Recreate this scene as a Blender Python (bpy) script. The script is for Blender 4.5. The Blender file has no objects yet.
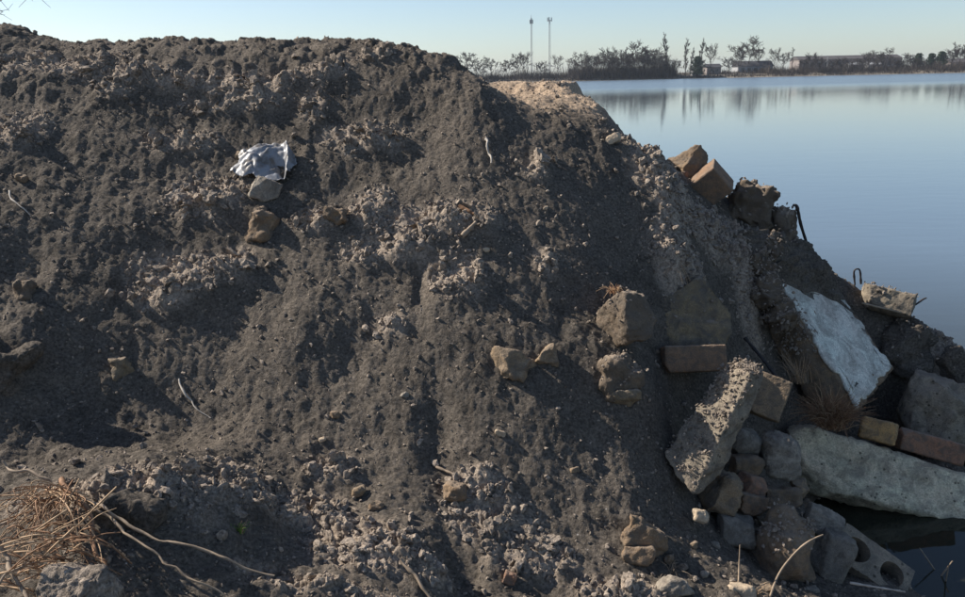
import bpy, math, random
import numpy as np
from mathutils import Vector, Matrix

# ------------------------------------------------------------------ camera, sky, sun, exposure
S = bpy.context.scene
COL = S.collection
rad = math.radians
IW, IH, FPX = 965.0, 597.0, 835.0           # photograph size, focal length in its pixels
CAM = np.array([0.0, 0.0, 1.95])            # the lake surface is z = 0
PITCH, ROLL = rad(14.75), rad(1.25)
SUN_AZ, SUN_EL = rad(-70), rad(37)          # azimuth from the view direction, minus = left

_f = np.array([0, math.cos(PITCH), -math.sin(PITCH)])
_r0 = np.array([1.0, 0, 0]); _u0 = np.array([0, math.sin(PITCH), math.cos(PITCH)])
CR = math.cos(ROLL) * _r0 - math.sin(ROLL) * _u0
CU = math.cos(ROLL) * _u0 + math.sin(ROLL) * _r0
CF = _f

cam_data = bpy.data.cameras.new('camera')
cam = bpy.data.objects.new('camera', cam_data); COL.objects.link(cam)
cam_data.sensor_width = 36.0; cam_data.lens = 36.0 * FPX / IW
cam_data.clip_start = 0.05; cam_data.clip_end = 12000
cam.matrix_world = Matrix(((CR[0], CU[0], -CF[0], CAM[0]), (CR[1], CU[1], -CF[1], CAM[1]),
                           (CR[2], CU[2], -CF[2], CAM[2]), (0, 0, 0, 1)))
S.camera = cam

world = bpy.data.worlds.new('World'); S.world = world; world.use_nodes = True
wn = world.node_tree.nodes; wl = world.node_tree.links
bg = wn['Background']
sky = wn.new('ShaderNodeTexSky'); sky.sky_type = 'NISHITA'; sky.sun_disc = False
sky.sun_elevation = SUN_EL; sky.sun_rotation = SUN_AZ
sky.altitude = 0; sky.air_density = 0.85; sky.dust_density = 0.6; sky.ozone_density = 2.2
wl.new(sky.outputs[0], bg.inputs[0]); bg.inputs[1].default_value = 0.093

SUN = np.array([math.cos(SUN_EL) * math.sin(SUN_AZ), math.cos(SUN_EL) * math.cos(SUN_AZ), math.sin(SUN_EL)])
sd = bpy.data.lights.new('sun', 'SUN'); sd.energy = 5.0; sd.angle = rad(0.53); sd.color = (1.0, 0.94, 0.85)
so = bpy.data.objects.new('sun', sd); COL.objects.link(so)
so.rotation_euler = Vector(SUN).to_track_quat('Z', 'Y').to_euler(); so.location = (-20, 20, 30)

S.view_settings.view_transform = 'Standard'; S.view_settings.look = 'None'
S.view_settings.exposure = 0.58; S.view_settings.gamma = 1.0
S.view_settings.use_curve_mapping = False
S.render.engine = 'CYCLES'
S.cycles.use_denoising = True
S.cycles.max_bounces = 6; S.cycles.diffuse_bounces = 3; S.cycles.glossy_bounces = 3
S.cycles.volume_bounces = 0

# ------------------------------------------------------------------ pixel <-> place
def ray(px, py):
    d = CF + CR * ((px - IW / 2) / FPX) + CU * ((IH / 2 - py) / FPX)
    return d
def at(px, py, Y):                           # the point on a pixel's sight line at forward distance Y
    d = ray(px, py); return CAM + d * (Y / d[1])
def at_z(px, py, z):
    d = ray(px, py); return CAM + d * ((z - CAM[2]) / d[2])

# ------------------------------------------------------------------ noise (numpy)
def _hash(ix, iy, iz, seed):
    h = (ix.astype(np.int64) * 374761393 + iy.astype(np.int64) * 668265263 + iz * 2147483647 + seed * 974634777) & 0xFFFFFFFF
    h = ((h ^ (h >> 13)) * 1274126177) & 0xFFFFFFFF
    h = ((h ^ (h >> 15)) * 2246822519) & 0xFFFFFFFF
    return (h ^ (h >> 16)) & 0xFFFFFFFF
def rnd2(ix, iy, seed): return _hash(ix, iy, np.int64(0), seed) / 4294967296.0
def noise2(x, y, seed=0):
    ix = np.floor(x); iy = np.floor(y); fx = x - ix; fy = y - iy
    ix = ix.astype(np.int64); iy = iy.astype(np.int64)
    u = fx * fx * fx * (fx * (fx * 6 - 15) + 10); v = fy * fy * fy * (fy * (fy * 6 - 15) + 10)
    def g(ax, ay, dx, dy):
        a = rnd2(ax, ay, seed) * 6.2831853
        return np.cos(a) * dx + np.sin(a) * dy
    n00 = g(ix, iy, fx, fy); n10 = g(ix + 1, iy, fx - 1, fy)
    n01 = g(ix, iy + 1, fx, fy - 1); n11 = g(ix + 1, iy + 1, fx - 1, fy - 1)
    a = n00 + u * (n10 - n00); b = n01 + u * (n11 - n01)
    return (a + v * (b - a)) * 1.4
def fbm2(x, y, oct=4, seed=0, gain=0.5):
    s = 0; a = 1.0; f = 1.0
    for o in range(oct):
        s = s + a * noise2(x * f + o * 17.3, y * f - o * 9.1, seed + o); a *= gain; f *= 2.03
    return s
def noise3(p, seed=0):
    i = np.floor(p); f = p - i; i = i.astype(np.int64)
    w = f * f * f * (f * (f * 6 - 15) + 10); out = 0
    for dx in (0, 1):
        for dy in (0, 1):
            for dz in (0, 1):
                h = _hash(i[:, 0] + dx, i[:, 1] + dy, i[:, 2] + dz, seed) / 4294967296.0 * 2 - 1
                out = out + h * (w[:, 0] if dx else 1 - w[:, 0]) * (w[:, 1] if dy else 1 - w[:, 1]) * (w[:, 2] if dz else 1 - w[:, 2])
    return out
def clods2(x, y, size, dens, seed, squash=0.8, rmin=0.25, rmax=0.6):
    """rounded lumps on a jittered grid; returns their height"""
    x = x + size * 0.55 * noise2(x / size * 1.3, y / size * 1.3, seed + 60) + size * 0.2 * noise2(x / size * 3.7, y / size * 3.7, seed + 61)
    y = y + size * 0.55 * noise2(x / size * 1.3 + 9, y / size * 1.3, seed + 62) + size * 0.2 * noise2(x / size * 3.7, y / size * 3.7 + 5, seed + 63)
    gx = x / size; gy = y / size; ix = np.floor(gx).astype(np.int64); iy = np.floor(gy).astype(np.int64)
    out = np.zeros_like(x)
    for dx in (-1, 0, 1):
        for dy in (-1, 0, 1):
            cx = ix + dx; cy = iy + dy
            jx = cx + rnd2(cx, cy, seed); jy = cy + rnd2(cx, cy, seed + 1)
            q = rnd2(cx, cy, seed + 2); r = (rmin + (rmax - rmin) * rnd2(cx, cy, seed + 3))
            a = rnd2(cx, cy, seed + 4) * 3.1416; e = 0.65 + 0.5 * rnd2(cx, cy, seed + 5)
            ux = (gx - jx) * np.cos(a) + (gy - jy) * np.sin(a); uy = -(gx - jx) * np.sin(a) + (gy - jy) * np.cos(a)
            d2 = (ux * ux * e + uy * uy / e)
            hgt = np.sqrt(np.maximum(0, r * r - d2)) * size * squash
            out = np.maximum(out, np.where(q < dens, hgt, 0))
    return out
def billow2(x, y, oct=3, seed=0):
    s = 0; a = 1.0; f = 1.0
    for o in range(oct):
        s = s + a * (np.abs(noise2(x * f + o * 13.7, y * f + o * 5.9, seed + o)) * 2 - 0.6); a *= 0.55; f *= 2.1
    return s
def sstep(a, b, x):
    t = np.clip((x - a) / (b - a), 0, 1); return t * t * (3 - 2 * t)

# ------------------------------------------------------------------ object helpers
def tag(o, label=None, cat=None, group=None, kind=None):
    if label: o['label'] = label
    if cat: o['category'] = cat
    if group: o['group'] = group
    if kind: o['kind'] = kind
    return o
def link(name, me, parent=None, mat=None):
    o = bpy.data.objects.new(name, me); COL.objects.link(o)
    if parent is not None: o.parent = parent
    if mat is not None and not me.materials: me.materials.append(mat)
    return o
def empty(name, loc=(0, 0, 0)):
    o = bpy.data.objects.new(name, None); COL.objects.link(o); o.location = Vector(loc); o.empty_display_size = 0.1
    return o
def np_mesh(name, V, F, smooth=True):
    """V (n,3); F (m,k) with one k"""
    V = np.ascontiguousarray(V, dtype=np.float32); F = np.ascontiguousarray(F, dtype=np.int32)
    me = bpy.data.meshes.new(name); k = F.shape[1]; m = len(F)
    me.vertices.add(len(V)); me.vertices.foreach_set('co', V.ravel())
    me.loops.add(m * k); me.loops.foreach_set('vertex_index', F.ravel())
    me.polygons.add(m); me.polygons.foreach_set('loop_start', np.arange(0, m * k, k, dtype=np.int32))
    me.polygons.foreach_set('loop_total', np.full(m, k, dtype=np.int32))
    me.polygons.foreach_set('use_smooth', np.full(m, smooth, dtype=bool))
    me.update(calc_edges=True); me.validate()
    return me
def fattr(me, name, vals):
    a = me.attributes.new(name, 'FLOAT', 'POINT'); a.data.foreach_set('value', np.ascontiguousarray(vals, dtype=np.float32))

# ------------------------------------------------------------------ materials
def nmat(name):
    m = bpy.data.materials.new(name); m.use_nodes = True
    nt = m.node_tree; b = nt.nodes['Principled BSDF']
    return m, nt, nt.nodes, nt.links, b
def node(nt, t, **kw):
    n = nt.nodes.new(t)
    for k, v in kw.items(): setattr(n, k, v)
    return n
def nz(nt, scale, detail=4, rough=0.6, vec=None, dist=0.0):
    n = node(nt, 'ShaderNodeTexNoise'); n.inputs['Scale'].default_value = scale
    n.inputs['Detail'].default_value = detail; n.inputs['Roughness'].default_value = rough
    n.inputs['Distortion'].default_value = dist
    if vec is not None: nt.links.new(vec, n.inputs['Vector'])
    return n
def ramp(nt, src, stops):
    r = node(nt, 'ShaderNodeValToRGB'); el = r.color_ramp.elements
    while len(el) < len(stops): el.new(0.5)
    for e, (p, c) in zip(el, stops):
        e.position = p; e.color = (c, c, c, 1) if isinstance(c, (int, float)) else (*c, 1)
    nt.links.new(src, r.inputs[0]); return r
def mixc(nt, fac, a, b, mode='MIX'):
    n = node(nt, 'ShaderNodeMix', data_type='RGBA', blend_type=mode)
    for idx, v in ((0, fac), (6, a), (7, b)):
        if hasattr(v, 'links') or hasattr(v, 'is_linked'): nt.links.new(v, n.inputs[idx])
        elif idx == 0: n.inputs[0].default_value = v
        else: n.inputs[idx].default_value = (*v, 1)
    return n.outputs[2]
def bump(nt, h, strength, dist, prev=None):
    b = node(nt, 'ShaderNodeBump'); b.inputs['Strength'].default_value = strength; b.inputs['Distance'].default_value = dist
    nt.links.new(h, b.inputs['Height'])
    if prev is not None: nt.links.new(prev, b.inputs['Normal'])
    return b.outputs[0]

def soil_material(name, dark, mid, dry, sand, use_attr=True):
    m, nt, N, L, b = nmat(name)
    geo = node(nt, 'ShaderNodeNewGeometry'); P = geo.outputs['Position']
    n1 = nz(nt, 1.7, 5, 0.6, P); n2 = nz(nt, 14, 6, 0.7, P); n3 = nz(nt, 90, 4, 0.7, P); n4 = nz(nt, 420, 3, 0.6, P)
    c = mixc(nt, ramp(nt, n1.outputs[0], [(0.40, 0.0), (0.60, 1.0)]).outputs[0], dark, mid)
    c = mixc(nt, ramp(nt, n2.outputs[0], [(0.35, 0.0), (0.75, 1.0)]).outputs[0], c, tuple(1.35 * v for v in mid))
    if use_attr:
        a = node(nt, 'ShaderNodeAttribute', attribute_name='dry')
        c = mixc(nt, a.outputs['Fac'], c, mixc(nt, n2.outputs[0], tuple(0.55 * v for v in dry), dry))  # ledge tone: dry soil, made paler still with sunlight painted into the colour
        a2 = node(nt, 'ShaderNodeAttribute', attribute_name='sand')
        c = mixc(nt, a2.outputs['Fac'], c, sand)
    g = ramp(nt, n3.outputs[0], [(0.30, 0.42), (0.5, 1.0), (0.70, 1.65)])
    c = mixc(nt, 1.0, c, g.outputs[0], 'MULTIPLY')
    # pale grit: tiny pebbles and root fibres in the soil
    v = node(nt, 'ShaderNodeTexVoronoi'); v.inputs['Scale'].default_value = 38; L.new(P, v.inputs['Vector'])
    spk = ramp(nt, v.outputs['Distance'], [(0.0, 1.0), (0.10, 1.0), (0.14, 0.0)])
    sel = ramp(nt, v.outputs['Color'], [(0.86, 0.0), (0.9, 1.0)])
    k = node(nt, 'ShaderNodeMath', operation='MULTIPLY'); L.new(spk.outputs[0], k.inputs[0]); L.new(sel.outputs[0], k.inputs[1])
    c = mixc(nt, k.outputs[0], c, (0.42, 0.38, 0.34))
    L.new(c, b.inputs['Base Color']); b.inputs['Roughness'].default_value = 0.95
    b.inputs['Specular IOR Level'].default_value = 0.15
    nb = bump(nt, n3.outputs[0], 0.9, 0.012); nb = bump(nt, n4.outputs[0], 0.8, 0.0035, nb)
    L.new(nb, b.inputs['Normal'])
    return m

def stone_material(name, c1, c2, c3, scale=9.0, rough=0.9, soil=0.55, soil_col=(0.30, 0.235, 0.175), bumpd=0.012, pits=0.0, dirt=0.7, gain=1.6):
    """stone or concrete: two tones, stains, grain, pits, and soil lying on what faces up"""
    c1, c2, c3 = [tuple(min(0.72, v * gain * w) for v, w in zip(c, (1.16, 1.0, 0.80))) for c in (c1, c2, c3)]
    m, nt, N, L, b = nmat(name)
    tc = node(nt, 'ShaderNodeNewGeometry'); P = tc.outputs['Position']
    n1 = nz(nt, scale, 6, 0.65, P, 0.4); n2 = nz(nt, scale * 6, 5, 0.7, P); n3 = nz(nt, scale * 26, 3, 0.6, P)
    c = mixc(nt, ramp(nt, n1.outputs[0], [(0.35, 0.0), (0.65, 1.0)]).outputs[0], c1, c2)
    c = mixc(nt, ramp(nt, n2.outputs[0], [(0.55, 0.0), (0.72, 1.0)]).outputs[0], c, c3)
    g = ramp(nt, n3.outputs[0], [(0.3, 0.7), (0.7, 1.3)])
    c = mixc(nt, 1.0, c, g.outputs[0], 'MULTIPLY')
    nd = nz(nt, scale * 1.9, 7, 0.72, P, 0.8)
    c = mixc(nt, ramp(nt, nd.outputs[0], [(0.42, 0.0), (0.60, dirt)]).outputs[0], c, (0.13, 0.11, 0.09))
    nb = bump(nt, n2.outputs[0], 0.7, bumpd); nb = bump(nt, n3.outputs[0], 0.6, bumpd * 0.4, nb)
    if pits > 0:
        v = node(nt, 'ShaderNodeTexVoronoi'); v.inputs['Scale'].default_value = 34; L.new(P, v.inputs['Vector'])
        d = ramp(nt, v.outputs['Distance'], [(0.0, 0.0), (0.16, 0.0), (0.24, 1.0)])
        s = ramp(nt, v.outputs['Color'], [(0.5, 1.0), (0.6, 0.0)])
        mx = node(nt, 'ShaderNodeMath', operation='MAXIMUM'); L.new(d.outputs[0], mx.inputs[0]); L.new(s.outputs[0], mx.inputs[1])
        nb = bump(nt, mx.outputs[0], pits, 0.006, nb)
        c = mixc(nt, mx.outputs[0], mixc(nt, 1.0, c, (0.35, 0.35, 0.35), 'MULTIPLY'), c)
    if soil > 0:
        sx = node(nt, 'ShaderNodeSeparateXYZ'); L.new(tc.outputs['Normal'], sx.inputs[0])
        ad = node(nt, 'ShaderNodeMath', operation='MULTIPLY_ADD'); L.new(n1.outputs[0], ad.inputs[0]); ad.inputs[1].default_value = 0.9
        L.new(sx.outputs[2], ad.inputs[2])
        sm = ramp(nt, ad.outputs[0], [(1.02, 0.0), (1.3, soil)])
        sm.color_ramp.elements[0].position = 0.86; sm.color_ramp.elements[1].position = 1.0
        hf = node(nt, 'ShaderNodeMath', operation='MULTIPLY'); L.new(ad.outputs[0], hf.inputs[0]); hf.inputs[1].default_value = 0.72
        L.new(hf.outputs[0], sm.inputs[0])
        c = mixc(nt, sm.outputs[0], c, soil_col)
    L.new(c, b.inputs['Base Color']); b.inputs['Roughness'].default_value = rough
    b.inputs['Specular IOR Level'].default_value = 0.25
    L.new(nb, b.inputs['Normal'])
    return m
def plain(name, col, rough=0.8, var=0.25, scale=20, spec=0.25, metal=0.0):
    m, nt, N, L, b = nmat(name)
    geo = node(nt, 'ShaderNodeNewGeometry')
    n = nz(nt, scale, 4, 0.6, geo.outputs['Position'])
    g = ramp(nt, n.outputs[0], [(0.3, 1 - var), (0.7, 1 + var)])
    c = mixc(nt, 1.0, col, g.outputs[0], 'MULTIPLY')
    L.new(c, b.inputs['Base Color']); b.inputs['Roughness'].default_value = rough
    b.inputs['Specular IOR Level'].default_value = spec; b.inputs['Metallic'].default_value = metal
    return m

M = {}
M['soil'] = soil_material('soil', (0.086, 0.072, 0.057), (0.128, 0.106, 0.084), (0.56, 0.445, 0.34), (0.46, 0.34, 0.235))
M['clod'] = soil_material('clod_soil', (0.18, 0.147, 0.117), (0.33, 0.267, 0.21), (0.56, 0.455, 0.36), (0.4, 0.3, 0.2), False)
M['concrete'] = stone_material('concrete', (0.24, 0.215, 0.182), (0.31, 0.278, 0.235), (0.15, 0.135, 0.115), 5, pits=0.25, gain=2.3, dirt=0.6)
M['concrete_dark'] = stone_material('weathered_concrete', (0.13, 0.125, 0.115), (0.20, 0.185, 0.165), (0.085, 0.08, 0.07), 8, pits=0.4)
M['plaster'] = stone_material('white_painted_slab', (0.70, 0.72, 0.76), (0.62, 0.64, 0.67), (0.45, 0.46, 0.48), 5, soil=0.0, bumpd=0.0025, gain=1.0, dirt=0.55)
M['brick'] = stone_material('red_brick', (0.22, 0.125, 0.092), (0.18, 0.12, 0.095), (0.13, 0.10, 0.085), 12)
M['brick_brown'] = stone_material('brown_brick', (0.15, 0.105, 0.078), (0.18, 0.13, 0.098), (0.10, 0.082, 0.07), 12)
M['brick_tan'] = stone_material('tan_brick', (0.46, 0.32, 0.17), (0.40, 0.27, 0.14), (0.28, 0.20, 0.12), 12, soil=0.2, gain=1.1)
M['rock_grey'] = stone_material('grey_granite', (0.17, 0.17, 0.17), (0.23, 0.225, 0.22), (0.11, 0.11, 0.112), 14, soil=0.25)
M['rock_blue'] = stone_material('blue_grey_stone', (0.125, 0.128, 0.13), (0.165, 0.165, 0.165), (0.095, 0.096, 0.097), 14, soil=0.2)
M['rock_tan'] = stone_material('tan_stone', (0.20, 0.165, 0.128), (0.25, 0.205, 0.158), (0.14, 0.118, 0.094), 10, soil=0.4, gain=1.15)
M['rock_brown'] = stone_material('brown_stone', (0.16, 0.125, 0.095), (0.21, 0.165, 0.125), (0.11, 0.09, 0.07), 10, soil=0.5, gain=1.25)
M['rock_olive'] = stone_material('olive_stone', (0.115, 0.10, 0.075), (0.15, 0.13, 0.098), (0.08, 0.07, 0.055), 8, soil=0.7, dirt=0.9)
M['rock_pale'] = stone_material('pale_stone', (0.50, 0.45, 0.39), (0.42, 0.38, 0.33), (0.30, 0.27, 0.23), 14, soil=0.0, gain=1.1, dirt=0.3)
M['earth_rock'] = stone_material('earthy_lump', (0.12, 0.104, 0.09), (0.17, 0.146, 0.125), (0.085, 0.073, 0.064), 9, soil=0.9, bumpd=0.014, gain=1.0, dirt=0.5)
M['straw'] = plain('straw', (0.42, 0.28, 0.165), 0.7, 0.35, 60)
M['straw_brown'] = plain('brown_straw', (0.26, 0.145, 0.080), 0.75, 0.4, 60)
M['twig'] = plain('bleached_twig', (0.29, 0.22, 0.155), 0.75, 0.3, 50)
M['twig_pale'] = plain('pale_twig', (0.46, 0.40, 0.33), 0.7, 0.2, 50)
M['rust'] = plain('rusty_iron', (0.05, 0.042, 0.04), 0.7, 0.4, 120, 0.4, 0.4)
M['green'] = plain('green_grass', (0.14, 0.24, 0.035), 0.6, 0.3, 60)
M['bark'] = plain('bark', (0.085, 0.07, 0.062), 0.9, 0.3, 3)
M['bark_far'] = plain('grey_bark', (0.06, 0.05, 0.045), 0.9, 0.3, 0.5)
M['scrub'] = plain('bare_scrub', (0.075, 0.060, 0.050), 0.95, 0.4, 0.3)
M['conifer'] = plain('pine_needles', (0.028, 0.045, 0.025), 0.9, 0.4, 1.0)
M['wall_grey'] = plain('grey_wall', (0.22, 0.19, 0.175), 0.9, 0.15, 0.4)
M['wall_white'] = plain('white_wall', (0.32, 0.32, 0.32), 0.8, 0.08, 0.4)
M['roof_dark'] = plain('dark_roof', (0.06, 0.058, 0.062), 0.8, 0.2, 0.4)
M['roof_brown'] = plain('brown_roof', (0.085, 0.075, 0.072), 0.8, 0.2, 0.4)
M['pane'] = plain('dark_pane', (0.03, 0.035, 0.04), 0.15, 0.2, 0.4, 0.5)
M['mast'] = plain('galvanised_steel', (0.24, 0.25, 0.26), 0.6, 0.1, 0.4, 0.4)

# ------------------------------------------------------------------ the spoil mound and the bank it lies on
FACE_Z0, FACE_Y0, FACE_S = 0.31, 2.4, 0.92
def face(px, py, off=0.0):                   # sight line meets the mean plane of the mound's face
    d = ray(px, py)
    t = (FACE_Z0 + FACE_S * (0 - FACE_Y0) + off - CAM[2]) / (d[2] - FACE_S * d[1])
    return CAM + d * t
CP = []
for px in (-60, 60, 180, 300, 420): 
    for py in (120, 220, 330, 430): CP.append(face(px, py, max(0, 190 - px) / 250.0 * 0.26 * (1 if py > 150 else 0.6)))
for px, off in ((500, 0.0), (560, -0.07), (620, -0.18)):
    for py in (150, 230, 330, 430, 520): CP.append(face(px, py, off * (1.0 if py < 400 else 0.6)))
for px, py in ((-60, 22), (0, 30), (40, 44), (80, 50), (130, 48), (170, 46), (215, 52), (280, 49), (340, 42), (400, 48), (440, 57), (478, 78), (490, 92)):
    c = face(px, py); CP.append(c)
    CP.append(c + np.array([0, 0.7, -0.16])); CP.append(c + np.array([0, 2.0, -0.55]))
for p in ((500, 100, 4.38), (540, 100, 4.44), (575, 99, 4.54), (500, 94, 4.58), (540, 94, 4.64), (575, 94, 4.74), (492, 84, 5.7), (530, 82.5, 5.9), (578, 83.5, 5.7), (520, 88, 5.1), (570, 89, 5.1),
                    (680, 230, 3.85), (740, 262, 4.0), (700, 300, 3.6), (650, 380, 3.1), (720, 345, 3.58), (770, 330, 4.0), (820, 330, 4.3), (862, 400, 4.05),
          (930, 385, 4.15), (950, 440, 3.85), (800, 420, 3.75), (740, 430, 3.5), (690, 470, 3.12), (745, 490, 3.25), (790, 500, 3.25), (700, 530, 2.75),
          (760, 545, 2.92), (800, 585, 2.72), (850, 590, 2.75), (700, 597, 2.38), (620, 597, 2.36), (540, 590, 2.37),
          (20, 492, 2.26), (100, 467, 2.32), (170, 462, 2.36), (230, 477, 2.42), (100, 535, 2.04), (200, 545, 2.1), (300, 522, 2.45), (380, 530, 2.42),
          (440, 560, 2.36), (30, 597, 1.85), (120, 605, 1.83), (250, 605, 1.95), (400, 605, 2.1)):
    CP.append(at(*p))
for p in ((600, 104, 4.6), (625, 129, 4.45), (655, 160, 4.4), (690, 180, 4.38), (730, 202, 4.4), (770, 232, 4.42),
          (800, 258, 4.45), (830, 282, 4.42), (870, 302, 4.38), (910, 328, 4.3), (940, 348, 4.25), (965, 364, 4.2), (1010, 402, 4.1)):
    c = at(*p); CP.append(c)                 # the skyline of the nose, and the ground dropping behind it
    CP.append(c + np.array([0.12, 0.35, -0.22])); CP.append(c + np.array([0.3, 0.9, -0.75]))
for p in ((820, 505, -0.03), (870, 525, -0.06), (900, 590, 0.03), (930, 597, -0.03), (960, 550, -0.12), (1000, 600, -0.12), (880, 470, -0.1), (960, 490, -0.15), (1020, 520, -0.2)):
    CP.append(at_z(*p))
for p in ((3.6, 4.0, -0.5), (3.2, 2.8, -0.4), (4.2, 5.5, -0.6), (3.0, 6.2, -0.5), (2.2, 7.0, -0.5), (1.5, 8.6, -0.4), (0.2, 8.2, 0.7), (0.3, 10.0, -0.3),
          (-3, 9, 0.8), (-6, 9, 1.2), (-6, 6, 1.9), (-5, 4, 1.3), (-5, 2, 0.6), (-3, 1.0, 0.5), (-1, 0.6, 0.38), (0.6, 1.0, 0.30), (1.6, 1.4, 0.12), (2.6, 1.6, -0.2), (0, -1, 0.28), (-4, -1, 0.4), (2, -1, -0.1), (4, 0, -0.5)):
    CP.append(np.array(p))
CP = np.array(CP)
def tps_fit(P, lam=0.004):
    n = len(P); d = np.hypot(P[:, None, 0] - P[None, :, 0], P[:, None, 1] - P[None, :, 1])
    K = np.where(d > 0, d * d * np.log(np.maximum(d, 1e-9)), 0) + lam * np.eye(n)
    Q = np.c_[np.ones(n), P[:, :2]]; A = np.zeros((n + 3, n + 3)); A[:n, :n] = K; A[:n, n:] = Q; A[n:, :n] = Q.T
    return np.linalg.solve(A, np.r_[P[:, 2], 0, 0, 0])
TW = tps_fit(CP)
def tps(x, y):
    out = TW[-3] + TW[-2] * x + TW[-1] * y
    for (cx, cy, _), w in zip(CP, TW[:-3]):
        d2 = (x - cx) ** 2 + (y - cy) ** 2
        out = out + w * 0.5 * d2 * np.log(np.maximum(d2, 1e-12))
    return out
def grade(parts):
    out = [parts[0][0]]
    for a, b_, s in parts:
        n = max(1, int(round((b_ - a) / s))); out += list(a + (b_ - a) * np.arange(1, n + 1) / n)
    return np.array(out)
XS = grade([(-46, -8, 1.0), (-8, -4.2, 0.12), (-4.2, -3.3, 0.02), (-3.3, 2.9, 0.0072), (2.9, 3.4, 0.012), (3.4, 6.0, 0.1), (6.0, 12, 1.0)])
YS = grade([(-12, -1, 0.6), (-1, 1.6, 0.06), (1.6, 4.2, 0.0065), (4.2, 6.0, 0.0095), (6.0, 7.2, 0.02), (7.2, 11, 0.1), (11, 60, 1.0)])
GX, GY = np.meshgrid(XS, YS)
def coarse(x, y):
    """smooth shape evaluated on a 4 cm lattice, then bilinear"""
    ax = grade([(-46, -6.5, 0.5), (-6.5, 5.5, 0.04), (5.5, 12, 0.5)]); ay = grade([(-12, -2, 0.5), (-2, 11.5, 0.04), (11.5, 60, 0.5)])
    X, Y = np.meshgrid(ax, ay)
    core = tps(np.clip(X, -6, 5), np.clip(Y, -1.5, 10.5))
    land = np.where(X < -4, 0.9, -0.9) + 0.25 * fbm2(X * 0.13, Y * 0.13, 3, 5)
    land = np.where(Y < -1, 0.35 - np.maximum(0, X - 1.5) * 0.25, -0.9 + (0.9 + 0.9) * sstep(-5, -9, X + 0.25 * (Y - 10)) + 0.25 * fbm2(X * 0.13, Y * 0.13, 3, 5))
    out = np.maximum(np.maximum(-6 - X, X - 5), np.maximum(-1.5 - Y, Y - 10.5))
    w = sstep(0.0, 3.0, out)
    Z = core * (1 - w) + land * w
    i = np.clip(np.searchsorted(ax, x) - 1, 0, len(ax) - 2); j = np.clip(np.searchsorted(ay, y) - 1, 0, len(ay) - 2)
    u = (x - ax[i]) / (ax[i + 1] - ax[i]); v = (y - ay[j]) / (ay[j + 1] - ay[j])
    return Z[j, i] * (1 - u) * (1 - v) + Z[j, i + 1] * u * (1 - v) + Z[j + 1, i] * (1 - u) * v + Z[j + 1, i + 1] * u * v
H = coarse(GX, GY)
fade = sstep(-0.25, 0.25, H)                 # less relief under water
big = fbm2(GX * 1.1 + 3, GY * 1.1, 4, 11); mid = fbm2(GX * 3.7, GY * 3.7, 4, 23)
flatten = 1 - 0.9 * sstep(4.05, 4.3, GY) * sstep(0.0, 0.15, GX) * sstep(1.1, 0.9, GX)
H = H + fade * flatten * (0.022 * big + 0.014 * mid)

def hit(px, py, Hm=None, Y0=1.7, Y1=9.0):
    """first point of the ground on a pixel's sight line"""
    Hm = H if Hm is None else Hm
    t = np.linspace(Y0, Y1, 3000); d = ray(px, py); q = CAM[None] + d[None] * (t / d[1])[:, None]
    h = sample(q[:, 0], q[:, 1], Hm); k = np.argmax(q[:, 2] < h)
    if not (q[:, 2] < h).any(): k = len(t) - 1
    return q[k]
def sample(x, y, Hm=None):
    Hm = H if Hm is None else Hm
    x = np.asarray(x, dtype=float); y = np.asarray(y, dtype=float)
    i = np.clip(np.searchsorted(XS, x) - 1, 0, len(XS) - 2); j = np.clip(np.searchsorted(YS, y) - 1, 0, len(YS) - 2)
    u = (x - XS[i]) / (XS[i + 1] - XS[i]); v = (y - YS[j]) / (YS[j + 1] - YS[j])
    return Hm[j, i] * (1 - u) * (1 - v) + Hm[j, i + 1] * u * (1 - v) + Hm[j + 1, i] * (1 - u) * v + Hm[j + 1, i + 1] * u * v

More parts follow.
